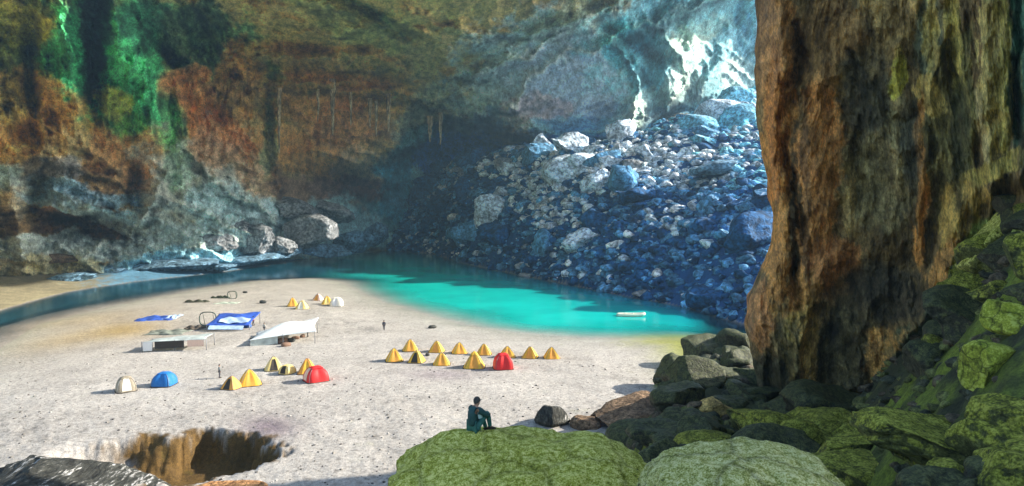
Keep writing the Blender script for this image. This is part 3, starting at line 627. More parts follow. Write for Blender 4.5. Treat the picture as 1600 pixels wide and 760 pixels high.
boulder('olive boulder in the bottom right corner', 1585, 735, 66, 40, None, M_green, 121, 2.7, 0, 8, .06)
boulder('dark green boulder below the pillar foot', 1235, 640, 50, 22, None, M_dark, 122, 2.5, 0, 8, .06)
boulder('green rock between the yellow-green block and the corner boulder', 1560, 650, 50, 30, None, M_green, 123, 2.6, -10, 8, .06)
boulder('olive rock right of the dark gap at the bottom edge', 1500, 748, 44, 26, None, M_green, 124, 2.6, 10, 8, .06)
# black and white outcrop and orange ledge by the hollow
boulder('dark limestone outcrop with white streaks in the bottom left corner', 60, 806, 185, 66, 47, M_bw, 125, 2.3, 12, 10, .09, cat='rock outcrop', sub=6)
boulder('flat orange slab on the near rim of the hollow', 335, 772, 84, 14, 50, rockR(name='orange_slab', base=(.5, .25, .10), **nr_), 126, 3.5, -3, 5, .03, dy=.35, cat='slab')
boulder('small brown rock at the right rim of the hollow', 412, 745, 17, 12, 55, M_brown, 127, 2.4, 0, 8, .06)
# shore stones beyond the lake
boulder('lone white rock at the water edge of the rubble slope', 1003, 459, 15, 7, None, M_pale, 128, 2.4, 0, 10, .08)
boulder('white flat rock at the water edge below the slope centre', 822, 432, 15, 5, None, M_pale, 129, 2.4, 6, 10, .08)
boulder('big pale round boulder on the crest of the rubble slope', 792, 258, 20, 15, 318, M_pale, 130, 2.3, 0, 6, .06)
boulder('small pale boulder on the crest just right of the big pale one', 814, 236, 11, 9, 326, M_pale, 131, 2.3, 0, 6, .06)
boulder('large pale angular block on the upper right of the slope', 990, 268, 26, 17, 250, M_pale, 132, 3.0, 14, 8, .06)
boulder('pale broken block by the pillar on the upper slope', 1115, 262, 36, 12, 214, M_lime2, 133, 3.0, -8, 8, .06)
# pale boulders along the left bank
LB = [('big rounded pale boulder on the left bank', 402, 375, 36, 26, 268, 2.3, -10), ('pale angular block right of the rounded boulder on the left bank', 482, 366, 44, 28, 285, 2.8, -6), ('pale boulder at the water edge where the river meets the lake', 552, 380, 32, 20, 318, 3.0, 6),
      ('grey-white block above the angular block on the left bank', 455, 326, 40, 16, 292, 2.8, 18), ('pale boulder perched on top of the left bank rocks', 520, 330, 34, 18, 312, 2.6, 12), ('wide pale shelf rock low along the river', 260, 416, 90, 15, 238, 3.2, -3),
      ('bluish shelf rock at the river edge left of the wide shelf', 105, 436, 54, 10, 205, 3.0, -4), ('long bluish rock at the river edge below the rounded boulder', 380, 408, 56, 10, 262, 3.0, -4), ('low brown-grey rock in the left bank fan', 330, 372, 46, 18, 255, 2.6, 14)]
LB += [('flat bluish ledge under the rounded pale boulder on the left bank', 420, 398, 50, 10, 274, 3.2, -6), ('flat bluish ledge under the pale angular block on the left bank', 505, 392, 48, 10, 296, 3.2, 3), ('small pale ledge stone between the river and the long bluish rock', 330, 420, 40, 8, 240, 3.0, -5),
      ('pale ledge above the wide shelf rock along the river', 215, 402, 56, 12, 244, 3.2, -5), ('grey ledge at the foot of the fan of pale rock', 290, 392, 50, 14, 252, 3.2, 10), ('thin pale ledge halfway up the fan of pale rock', 350, 346, 44, 9, 262, 3.2, 16),
      ('small blue-grey ledge at the river edge left of the wide shelf rock', 165, 424, 44, 9, 222, 3.2, -5), ('pale wedge between the rounded boulder and the angular block', 442, 384, 24, 12, 272, 2.6, 20), ('pale blue block right behind the boulder where river and lake meet', 585, 366, 22, 20, 340, 3.0, 0), ('brownish ledge along the back of the sandy strip at far left', 60, 404, 70, 10, 214, 3.2, 3)]
for i, (lb, a, b, hw, hh, Y, sq, ti) in enumerate(LB):
    boulder(lb, a, b, hw, hh, Y, M_brown if i == 18 else M_lime2 if i in (2, 5, 6, 7, 9, 10, 11, 15, 17) else M_pale, 140+i, sq, ti, 14, .12, dy=.7)
# fill of smaller dark boulders in the pile
anchors = []
for q in bpy.data.objects:
    if q.get('category') == 'boulder' and not q.get('group') and q.location.y < 70: anchors.append((q, re.split(r' (?:at|in|with|on|behind|leaning|the|wedged|touching|under|below|left|right) ', q['label'])[0]))
protos2 = [rock_mesh('boulder', 220+i, 4, 18, .10, (.5, .9)) for i in range(6)]
for i, p in enumerate(protos2): p.materials.append(M_dark if i % 2 else M_green)
r6 = np.random.RandomState(21); cnt = 0
for i in range(900):
    uq, yq = r6.uniform(880, 1640), 9+r6.rand()**.8*84; xq = (uq-800)/FPX*yq
    zq, mq = ground_h(np.array([xq]), np.array([yq]))[:2]
    if mq[0] < .5: continue
    s = r6.uniform(16, 50)*yq/FPX*(1.5 if uq > 1200 else 1)+.12
    _, vq = pix(np.array([[xq, yq, zq[0]+1]])); 
    if 1190 < uq < 1440 and vq[0] < 640: continue
    if uq > 1200 and yq > 50 or (uq < 1200 and r6.rand() < .35): continue
    dkq = (i % 2 == 1) or (uq < 1200 and yq > 38)
    o = link('boulder', protos2[(i % 3)*2+(1 if dkq else 0)]); o.location = (xq, yq, zq[0]+s*.12); o.scale = (s*r6.uniform(.9, 1.4), s, s*r6.uniform(.6, .9)); o.rotation_euler = (r6.uniform(-.4, .4), r6.uniform(-.4, .4), r6.uniform(0, 6.28))
    qa, qn = min(anchors, key=lambda z_: (z_[0].location-o.location).length)
    dx_, dy_ = o.location.x-qa.location.x, o.location.y-qa.location.y
    side = ('right of' if dx_ > 0 else 'left of') if abs(dx_) > abs(dy_) else ('behind' if dy_ > 0 else 'in front of')
    tag(o, f"{'smaller' if s < 28*yq/FPX else 'medium'} {'dark' if dkq else 'olive'} stone {side} the {qn}", 'boulder', 'small boulders of the foreground rock pile'); cnt += 1
    if cnt >= 125: break
# small stones of the pile
rr = np.random.RandomState(31); xs, ys, zs, ss = [], [], [], []
uq = rr.uniform(860, 2000, 3600); yq = 9+rr.rand(3600)**.8*90; xq = (uq-800)/FPX*yq; zq, mq = ground_h(xq, yq)[:2]
ok = (mq > .25) & ~((uq > 1200) & (yq > 52))
ps = rr.uniform(3, 15, 3600)*yq/FPX+.05
cl = np.array([[.06, .065, .04], [.12, .13, .04], [.10, .08, .05]])[rr.randint(0, 3, 3600)]
pr = scatter_stuff('loose_stones', xq[ok], yq[ok], zq[ok]+ps[ok]*.2, ps[ok], rock_mat('loose_stone', crack=.3, **nr_), cl[ok]); tag(pr, 'loose dark stones between the foreground boulders', 'stones', None, 'stuff')

# ------------------------------------------------------------------ stalactites of the vault (they move with it)
def tube_mesh(name, pts, rad, seg=8, cap=True):
    bm = bmesh.new(); rings = []
    for i, p in enumerate(pts):
        p = Vector(p); a = Vector(pts[max(i-1, 0)]); b = Vector(pts[min(i+1, len(pts)-1)]); t = (b-a).normalized()
        up = Vector((0, 0, 1)) if abs(t.z) < .9 else Vector((1, 0, 0)); sx = t.cross(up).normalized(); sy = sx.cross(t)
        r = rad[i] if hasattr(rad, '__len__') else rad
        rings.append([bm.verts.new(p+(sx*math.cos(k*2*math.pi/seg)+sy*math.sin(k*2*math.pi/seg))*r) for k in range(seg)])
    for a, b in zip(rings[:-1], rings[1:]):
        for k in range(seg): bm.faces.new((a[k], a[(k+1) % seg], b[(k+1) % seg], b[k]))
    if cap: bm.faces.new(rings[0]); bm.faces.new(rings[-1][::-1])
    bmesh.ops.recalc_face_normals(bm, faces=bm.faces)
    me = bpy.data.meshes.new(name); bm.to_mesh(me); bm.free()
    me.polygons.foreach_set('use_smooth', np.ones(len(me.polygons), bool)); return me
M_stal = rock_mat('calcite', s1=.3, s2=1.2, stretch=(1, 1, .3), attr=False, base=(.46, .36, .22), bump=.8, dist=.6)
rs = np.random.RandomState(3)
for (a, v0, v1, w, Y) in [(520,138,212,4.2,300),(607,160,206,3.6,318),(578,168,200,3,316),(497,150,190,2.4,300),(548,158,196,2.2,305),(588,172,214,2.4,318),(672,196,222,4,345),(688,190,226,3.2,345),(436,150,240,3,285)]:
    n = 10; pts = []; rd = []
    for k in range(n):
        f = k/(n-1); p = at_y(a+rs.uniform(-.6, .6), v0-14+(v1-v0+14)*f, Y); pts.append(tuple(p)); rd.append(w*Y/FPX*(1.25-.95*f)*rs.uniform(.85, 1.15))
    link('stalactite', tube_mesh('stalactite', pts, rd), M_stal, shell)
# pebbles strewn on the sand
rp = np.random.RandomState(77); up_, vp_ = rp.uniform(0, 1080, 1500), 545+rp.rand(1500)**.8*215; pp = at_z(up_, vp_, .8); zz, mq_, in_, _, rr_ = ground_h(pp[:, 0], pp[:, 1]); okp = ~in_ & (rr_ > 1.1)
sp2 = .05+.16*rp.rand(1500)**3
pb = scatter_stuff('pebbles', pp[okp, 0], pp[okp, 1], zz[okp]+.01, sp2[okp], rock_mat('pebble', crack=0, **nr_), np.array([[.22, .20, .17], [.10, .09, .08], [.38, .35, .31]])[rp.randint(0, 3, okp.sum())], sub=1, seed=5); tag(pb, 'small pebbles strewn over the sand', 'pebbles', None, 'stuff')

# ------------------------------------------------------------------ camp on the beach
def hgt(x, y): return float(ground_h(np.array([x]), np.array([y]))[0][0])
def spot(u, v):
    z = .8
    for _ in range(4):
        p = at_z(u, v, z); z = hgt(p[0], p[1])
    return Vector((float(p[0]), float(p[1]), z))
YEL = plain('yellow_nylon', (.80, .47, .05), .55, .08); YEL2 = plain('pale_yellow_nylon', (.82, .62, .22), .55, .08); ORG = plain('orange_nylon', (.80, .36, .06), .55, .08)
RED = plain('red_nylon', (.70, .03, .03), .55, .1); BLU = plain('blue_nylon', (.02, .16, .46), .55, .15); GRYT = plain('grey_tan_nylon', (.33, .28, .20), .6, .2)
WHT = plain('white_nylon', (.80, .78, .74), .6, .06); DRK = plain('dark_mesh', (.05, .04, .03), .8, .2); POLE = plain('grey_pole', (.25, .25, .25), .4, .1); PNK = plain('pale_pink_nylon', (.80, .55, .42), .6, .08)
CREAM = plain('cream_nylon', (.85, .80, .66), .6, .06)
def surf(name, fn, nu, nv, closed=False):
    vs, fs = [], []
    for i in range(nu):
        for j in range(nv): vs.append(fn(i/(nu if closed else nu-1), j/(nv-1)))
    for i in range(nu if closed else nu-1):
        for j in range(nv-1):
            a = i*nv+j; b = ((i+1) % nu)*nv+j; fs.append((a, b, b+1, a+1))
    me = bpy.data.meshes.new(name); me.from_pydata(vs, [], fs); me.update()
    me.polygons.foreach_set('use_smooth', np.ones(len(me.polygons), bool)); return me
def tent_point(th, t, w, l, h, dome, off=0.0):
    c, s_ = math.cos(th), math.sin(th); k = (abs(c)**5+abs(s_)**5)**(-.2)          # squarish footprint, corners on the diagonals
    diag = abs(math.sin(2*th)); pinch = 1-.16*(1-diag)*math.sin(math.pi*t)
    if dome: r = math.sin(t*math.pi/2)**.85; z = math.cos(t*math.pi/2)**.8
    else: r = t**.92; z = 1-t**1.35
    r = r*k*pinch
    return (c*r*w/2*(1+off), s_*r*l/2*(1+off), z*h*(1+off)+.02)
GT = {}
def make_tent(w, l, h, dome, mat, doormat, fly=None):
    key = (w, l, h, dome, mat.name, doormat.name)
    t = bpy.data.objects.new('tent', None); COL.objects.link(t)
    if key not in GT:
        g = []
        g.append(('canopy', surf('canopy', lambda a, b: tent_point(a*2*math.pi, b, w, l, h, dome), 40, 12, True), mat))
        g.append(('door', surf('door', lambda a, b: tent_point(math.radians(-90-24+48*a), .30+.66*b, w, l, h, dome, .025), 7, 8), doormat))
        for q in (45, 135):
            pts = [tent_point(math.radians(q), b, w, l, h, dome, .02) for b in np.linspace(1, .02, 9)]+[tent_point(math.radians(q+180), b, w, l, h, dome, .02) for b in np.linspace(.02, 1, 9)]
            g.append(('pole', tube_mesh('pole', pts, .022, 5), POLE))
        g.append(('groundsheet', surf('groundsheet', lambda a, b: tuple(np.array(tent_point(a*2*math.pi, 1, w, l, h, dome))*[1+.07*b, 1+.07*b, 1]+[0, 0, .05*(1-b)]), 40, 2, True), DRK))
        if fly: g.append(('vent_flap', surf('vent_flap', lambda a, b: tent_point(a*2*math.pi, .02+.3*b, w, l, h, dome, .05), 24, 5, True), fly))
        for n_, me, m_ in g: me.materials.append(m_)
        GT[key] = g
    for n_, me, m_ in GT[key]:
        link(n_, me, None, t)
    return t
TENTS = [ # u, v, width, height, dome, canopy, door, rz, label
 (641,549,2.5,1.75,0,YEL,ORG,10,'yellow tent, first from the left in the back row of the long double row','back'),
 (682,551,2.5,1.70,0,YEL,ORG,-5,'yellow tent, second from the left in the back row of the long double row','back'),
 (718,553,2.5,1.65,0,YEL,ORG,12,'yellow tent, third from the left in the back row of the long double row','back'),
 (756,555,2.4,1.60,0,YEL,ORG,0,'yellow tent in the back row just behind the biggest yellow tent','back'),
 (793,559,2.5,1.60,0,YEL,ORG,8,'yellow tent half hidden behind the round red tent','back'),
 (828,560,2.5,1.65,0,YEL,ORG,-8,'yellow tent in the back row next to last before the lake end','back'),
 (862,561,2.5,1.65,0,YEL,ORG,5,'yellow tent at the far right end of the back row','back'),
 (616,565,2.6,1.85,0,YEL,ORG,15,'yellow tent at the far left end of the front row','front'),
 (651,567,2.4,1.70,0,YEL,DRK,-10,'yellow tent, second from the left in the front row','front'),
 (690,571,2.5,1.70,0,YEL,ORG,6,'yellow tent in the middle of the front row left of the biggest one','front'),
 (741,575,3.1,2.15,0,YEL,ORG,0,'biggest yellow tent, beside the red tent in the front row','front'),
 (786,577,2.8,2.05,1,RED,RED,10,'round red tent at the right end of the front row','front'),
 (428,579,2.6,1.85,0,YEL2,DRK,20,'pale yellow tent with dark openings at the back of the middle camp cluster','cl'),
 (449,585,1.9,1.15,1,YEL2,DRK,-20,'small low yellow tent between the pale yellow and the orange tent','cl'),
 (480,584,2.6,2.0,0,ORG,YEL,10,'orange-yellow tent standing behind the red one in the middle cluster','cl'),
 (494,596,2.9,1.8,1,RED,PNK,-55,'red tent with white stripe at the right of the middle cluster','cl'),
 (390,602,2.9,1.95,0,YEL,ORG,25,'yellow tent right of the small orange one in the middle cluster','cl'),
 (362,608,2.2,1.5,0,ORG,DRK,-15,'small orange tent at the left end of the middle cluster','cl'),
 (457,480,2.6,2.0,0,YEL,ORG,15,'deep yellow tent at the left of the far tents by the lake','far'),
 (472,484,2.9,1.9,0,YEL2,CREAM,0,'pale yellow tent touching the deep yellow one far back','far'),
 (497,471,2.6,1.7,0,PNK,ORG,-10,'pinkish tent, farthest back towards the lake','far'),
 (511,477,2.9,2.0,0,YEL,YEL2,12,'yellow tent between the pinkish and the white tent far back','far'),
 (526,480,3.0,2.0,1,CREAM,WHT,0,'cream white tent at the right end of the far tents','far'),
 (197,612,2.3,1.7,1,GRYT,CREAM,35,'grey-brown dome tent standing alone at the left','dome'),
 (257,603,2.6,1.6,1,BLU,BLU,0,'bright blue dome tent right of the grey-brown one','dome')]
GN = {'back': 'tents in the long double row', 'front': 'tents in the long double row', 'cl': 'tents of the middle cluster', 'far': 'tents far back near the lake', 'dome': 'pair of dome tents at the left'}
for (a, b, w, h, dm, m_, dmt, rz, lb, g_) in TENTS:
    p = spot(a, b-1.5); t = make_tent(w*.93, w*.97, h*.95, dm, m_, dmt, m_ if (dm or w > 3) else None)
    t.location = p; t.rotation_euler = (0, 0, math.radians(rz)); tag(t, lb, 'tent', GN[g_])

def canopy_shelter(name, label, cat, uv, size, rz, mat, sag, heights, posts, extra=None, thick=.03):
    """cloth over posts: size (w, d), heights of the four corners and the middle"""
    p = spot(*uv); t = empty(name, p, label, cat, None, math.radians(rz)); w, d_ = size; h00, h10, h01, h11, hm = heights
    def f(a, b):
        z = (h00*(1-a)*(1-b)+h10*a*(1-b)+h01*(1-a)*b+h11*a*b)+hm*math.sin(math.pi*a)*math.sin(math.pi*b)+sag*math.sin(a*9)*math.sin(b*7)*.3
        return ((a-.5)*w*(1-.08*math.sin(math.pi*b)), (b-.5)*d_*(1-.08*math.sin(math.pi*a)), z)
    me = surf('fabric', f, 26, 16); o = link('fabric', me, mat, t)
    sm = o.modifiers.new('thickness', 'SOLIDIFY'); sm.thickness = thick
    for (a, b) in posts:
        q = f(a, b); link('post', tube_mesh('post', [(q[0], q[1], -.3), (q[0]*1.0, q[1], q[2]+.12)], .07, 6), POLE, t)
    return t, f
PARA = plain('white_parachute_cloth', (.78, .82, .80), .6, .08, 1.2)
TARP = plain('grey_green_tarp', (.42, .47, .44), .6, .3, 1.0); BTARP = plain('blue_tarp', (.04, .10, .42), .45, .35, 1.4); PBLUE = plain('pale_blue_tarp', (.42, .56, .78), .5, .25, 1.6)
sh, f = canopy_shelter('cooking_shelter', 'big swept white awning on poles with a dark shadow under it, middle of the camp', 'shelter', (446, 530), (10.2, 9.5), 14, PARA, .35, (.9, 1.9, .4, 2.5, 1.2), [(0.02, .02), (.98, .02), (.02, .98), (.98, .98), (.5, .02)])
link('rim_rope', tube_mesh('rim_rope', [tuple(Vector(f(a, 1))+Vector((0, 0, .06))) for a in np.linspace(0, 1, 14)], .06, 6), WHT, sh)
link('side_cloth', surf('side_cloth', lambda a, b: (Vector(f(.02+.4*a, .02))*1+Vector((0, -.05*b, -1.3*b)))[:], 10, 5), TARP, sh)
sh, f = canopy_shelter('tarp_shelter', 'long low grey tarp roof on two rows of posts with a white end panel', 'shelter', (280, 545), (9.2, 4.2), 8, TARP, .3, (1.5, 1.7, 1.2, 1.9, .25), [(0.0, .02), (1, .02), (0, .98), (1, .98), (.5, .02)])
link('end_panel', surf('end_panel', lambda a, b: (Vector(f(.02+.14*a, 0))+Vector((0, -.04, -1.35*b)))[:], 6, 4), WHT, sh)
link('end_panel', surf('end_panel', lambda a, b: (Vector(f(.7+.26*a, 0))+Vector((0, -.04, -1.0*b)))[:], 6, 4), PNK, sh)
link('side_cloth', surf('side_cloth', lambda a, b: (Vector(f(.2+.45*a, 0))+Vector((0, -.04, -1.1*b)))[:], 6, 4), DRK, sh)
sh, f = canopy_shelter('tarp_shelter', 'blue and pale blue tarp kitchen with heaped cloths right of the round frame', 'shelter', (366, 511), (7.6, 7.4), 6, BTARP, .6, (1.0, .8, 1.9, 2.1, .3), [(0.02, .02), (.98, .02), (.02, .98), (.98, .98)])
link('side_cloth', surf('side_cloth', lambda a, b: (Vector(f(.1+.75*a, .0))+Vector((.2*math.sin(a*20), -.3-.9*b, -.55*b)))[:], 22, 6), PBLUE, sh)
link('top_cloth', surf('top_cloth', lambda a, b: (Vector(f(.25+.7*a, .1+.35*b))+Vector((0, 0, .16+.1*math.sin(a*14+b*5))))[:], 18, 8), PBLUE, sh)
# round frame, flat tarps, heaps
def frame_hoop(label, uv, w, h, rz, mat=POLE):
    p = spot(*uv); t = empty('drying_frame', p, label, 'frame', None, math.radians(rz))
    pts = [(w/2*c*abs(c)**-.35 if abs(c) > .01 else 0, 0, h/2+h/2*math.copysign(abs(s_)**.65, s_)) for c, s_ in [(math.cos(q), math.sin(q)) for q in np.linspace(0, 2*math.pi, 25)]]
    link('hoop', tube_mesh('hoop', pts, .11, 6, False), mat, t)
    for q in (-.3, .3): link('stay', tube_mesh('stay', [(q*w, 0, h*.92), (q*w, 1.2, 0)], .05, 5), mat, t)
    return t
OLV = plain('olive_metal', (.10, .13, .10), .5, .2)
frame_hoop('dark rounded metal frame standing left of the blue tarps', (325, 509), 2.9, 2.5, 8, OLV)
frame_hoop('small dark frame near the river at the back of the beach', (363, 467), 2.2, 1.8, 4, OLV)
def flat_tarp(label, uv, w, d_, rz, mat, h=.35, seed=0):
    p = spot(*uv); o_ = link('tarp', surf('tarp', lambda a, b: ((a-.5)*w*(1+.1*math.sin(b*5+seed)), (b-.5)*d_*(1+.12*math.sin(a*7+seed)), .05+h*abs(math.sin(a*8+b*3+seed)*math.sin(b*5+1.3*a+seed))*math.sin(math.pi*a)**.3*math.sin(math.pi*b)**.3), 30, 20), mat)
    o_.location = p; o_.rotation_euler = (0, 0, math.radians(rz)); sm = o_.modifiers.new('thickness', 'SOLIDIFY'); sm.thickness = .03
    return tag(o_, label, 'tarp')
flat_tarp('bright blue tarp spread flat on the sand left of the frame', (246, 498), 6.4, 6.5, 10, BTARP, .35, 0)
flat_tarp('pale blue cloth lying at the right edge of the flat blue tarp', (270, 496), 2.4, 5.2, 10, PBLUE, .4, 2)
flat_tarp('crumpled grey-green tarp on the sand between the blue tarp and the long shelter', (262, 520), 6.5, 4.5, 6, plain('dull_green_tarp', (.20, .22, .18), .7, .4, 1.5), .45, 3)
flat_tarp('dark cloth heap on the sand below the round frame', (305, 513), 3.4, 3.5, 6, plain('dark_brown_cloth', (.10, .08, .06), .8, .3, 1.5), .5, 4)
flat_tarp('low dark heap near the river behind the camp', (308, 472), 5.2, 2.2, 2, plain('dark_olive_cloth', (.08, .08, .05), .8, .3, 1.5), .6, 5)
flat_tarp('dark strip of gear left of the small frame', (345, 466), 4.2, 1.6, 8, plain('dark_green_cloth', (.06, .07, .04), .8, .3, 1.5), .7, 6)
flat_tarp('pale green cloth on the sand behind the blue kitchen', (356, 474), 5.2, 3.4, 2, plain('pale_green_cloth', (.46, .52, .42), .8, .2, 1.5), .25, 7)
# gear bags under and beside the white awning
def bag_mesh(seed):
    me = rock_mesh('gear_bag', seed, 3, 3, .12, (.8, 1), 2.8); return me
bagm = [bag_mesh(300+i) for i in range(3)]; bcol = [plain('dark_bag_cloth', (.06, .06, .05), .8, .2), plain('brown_bag_cloth', (.20, .12, .08), .8, .2), plain('blue_bag_cloth', (.06, .12, .30), .8, .2)]
for m_, c_ in zip(bagm, bcol): m_.materials.append(c_)
BAGS = [(399,534,0,.7,'dark gear bag at the left front corner of the white awning'),(411,529,0,.6,'dark gear bag beside the first one under the left of the white awning'),(418,535,1,.6,'brown gear bag in front of the white awning, left half'),(441,536,1,.8,'brown gear bag at the front middle of the white awning'),
 (447,541,1,.6,'brown gear bag lying farthest forward of the white awning'),(455,534,0,.6,'dark gear bag right of the middle of the white awning'),(462,530,1,.5,'brown gear bag near the right front pole of the white awning'),(473,527,1,.5,'small brown gear bag at the right end of the white awning'),
 (411,474,0,.7,'lone dark gear bag on the sand left of the far tents'),(383,458,0,.5,'small dark gear bag near the river edge'),(676,513,0,.6,'flat dark bag by the lake edge behind the double row'),(668,556,0,.35,'small dark bag on the sand between two tents of the front and back row'),
 (386,512,2,.7,'blue gear bag at the right end of the blue kitchen')]
for (a, b, k, sz, lb) in BAGS:
    o_ = link('gear_bag', bagm[k]); p = spot(a, b); o_.location = p+Vector((0, 0, sz*.4)); o_.scale = (sz*1.3, sz*.8, sz*.6); o_.rotation_euler = (0, 0, a); tag(o_, lb, 'bag', 'gear bags around the camp')

# raft on the lake
p = Vector(at_z(985, 494, 0)); t = empty('inflatable_raft', p, 'pale inflatable raft floating on the turquoise lake', 'raft', None, math.radians(-4))
RAFT = plain('pale_rubber', (.78, .80, .62), .5, .06, 2)
pts = [(2.6*math.cos(q)*(1 if math.cos(q) < .2 else 1.1), .85*math.copysign(abs(math.sin(q))**.6, math.sin(q)), .25+.28*max(0, math.cos(q))**4) for q in np.linspace(0, 2*math.pi, 33)]
link('tube', tube_mesh('tube', pts, .33, 10, False), RAFT, t)
link('floor', surf('floor', lambda a, b: ((a-.5)*4.4, (b-.5)*1.3, .12), 6, 4), TARP, t)
for q in (-1.0, .6): link('seat', tube_mesh('seat', [(q, -.7, .42), (q, .7, .42)], .17, 8), RAFT, t)
# log bridge at the far outlet
A_, B_ = Vector(at_z(592, 389, .7)), Vector(at_z(668, 378.5, 3.2)); WLOG = plain('bleached_wood', (.62, .64, .66), .8, .2, .6)
B_ = Vector(at_y(668, 377, A_.y+6)); t = empty('log_bridge', (A_+B_)/2, 'narrow bleached log bridge from the pale bank to the foot of the rubble', 'bridge')
for dz, dyy in ((0, 0), (-1.9, -1.5)):
    link('log', tube_mesh('log', [tuple(A_+Vector((0, dyy, dz*.25+.2))-t.location), tuple((A_+B_)/2+Vector((0, dyy, dz*.7+.3))-t.location), tuple(B_+Vector((0, dyy, dz))-t.location)], .42, 8), WLOG, t)
for k in range(4):
    q = A_.lerp(B_, .2+.2*k)-t.location; link('crossbar', tube_mesh('crossbar', [tuple(q+Vector((0, .5, .2))), tuple(q+Vector((0, -2, -.9)))], .16, 6), WLOG, t)

# ------------------------------------------------------------------ people
def skin_body(name, nodes, edges, root, sub=1, mat=None, parent=None):
    keys = list(nodes); me = bpy.data.meshes.new(name); me.from_pydata([nodes[k][0] for k in keys], [(keys.index(a), keys.index(b)) for a, b in edges], [])
    o_ = bpy.data.objects.new(name, me); COL.objects.link(o_); md = o_.modifiers.new('s', 'SKIN'); md.use_smooth_shade = True
    for i, k in enumerate(keys):
        sv = me.skin_vertices[0].data[i]; r_ = nodes[k][1]; sv.radius = r_ if isinstance(r_, tuple) else (r_, r_); sv.use_root = (k == root)
    if sub: sd_ = o_.modifiers.new('d', 'SUBSURF'); sd_.levels = sub; sd_.render_levels = sub
    dg = bpy.context.evaluated_depsgraph_get(); new = bpy.data.meshes.new_from_object(o_.evaluated_get(dg)); new.name = name
    bpy.data.objects.remove(o_); bpy.data.meshes.remove(me)
    new.materials.clear(); new.polygons.foreach_set('use_smooth', np.ones(len(new.polygons), bool))
    return link(name, new, mat, parent)
def hand(nodes, edges, wrist, d, side, sz=1.0, curl=.5, down=Vector((0, 0, -1))):
    d = Vector(d).normalized(); w = Vector(nodes[wrist][0]); lat = d.cross(down).normalized()*side; pn = lat.cross(d)*side
    palm = wrist+'_palm'; nodes[palm] = (tuple(w+d*.06*sz), .030*sz); edges.append((wrist, palm))
    for i, L in enumerate((.068, .078, .072, .056)):
        b0 = w+d*.09*sz+lat*(.030-.020*i)*sz; b1 = b0+(d*(1-curl*.3)+down*curl*.5)*L*.55*sz; b2 = b1+(d*(1-curl)+down*curl)*L*.5*sz
        k = f'{wrist}_f{i}'; nodes[k+'a'] = (tuple(b0), .010*sz); nodes[k+'b'] = (tuple(b1), .009*sz); nodes[k+'c'] = (tuple(b2), .007*sz)
        edges += [(palm, k+'a'), (k+'a', k+'b'), (k+'b', k+'c')]
    b0 = w+d*.035*sz+lat*.034*sz; nodes[wrist+'_t0'] = (tuple(b0), .012*sz); nodes[wrist+'_t1'] = (tuple(b0+d*.035*sz+lat*.018*sz+down*.01), .010*sz); nodes[wrist+'_t2'] = (tuple(b0+d*.06*sz+lat*.018*sz+down*.02), .008*sz)
    edges += [(palm, wrist+'_t0'), (wrist+'_t0', wrist+'_t1'), (wrist+'_t1', wrist+'_t2')]
SKIN = plain('skin', (.45, .26, .17), .6, .08); HAIR = plain('black_hair', (.02, .016, .014), .7, .2)
def head_parts(parent, hc, r, hat=None):
    """hair cap or hat over the skull, eyes, nose and mouth; the face looks along +x"""
    hm = HAIR if hat is None else hat; hx, hy, hz = hc
    def cap(a, b):
        th = a*2*math.pi; ph = b*math.pi*(.56+.16*(-math.cos(th))); return (hx-.008+r*.93*1.10*math.sin(ph)*math.cos(th), hy+r*.84*1.12*math.sin(ph)*math.sin(th), hz+.02+r*1.16*math.cos(ph))
    link('hair' if hat is None else 'cap', surf('hair', cap, 20, 9, True), hm, parent)
    for s_ in (-1, 1):
        bm = bmesh.new(); bmesh.ops.create_uvsphere(bm, u_segments=8, v_segments=6, radius=.011, matrix=Matrix.Translation((hx+r*.90, hy+s_*.032, hz+.005))); me = bpy.data.meshes.new('eye'); bm.to_mesh(me); bm.free(); link('eye', me, DRK, parent)
    link('nose', tube_mesh('nose', [(hx+r*.86, hy, hz+.01), (hx+r*1.08, hy, hz-.028), (hx+r*.9, hy, hz-.036)], [.008, .014, .010], 6), SKIN, parent)
    link('mouth', tube_mesh('mouth', [(hx+r*.83, hy-.022, hz-.062), (hx+r*.89, hy, hz-.063), (hx+r*.83, hy+.022, hz-.062)], .006, 5), plain('lip', (.35, .12, .10), .6), parent)
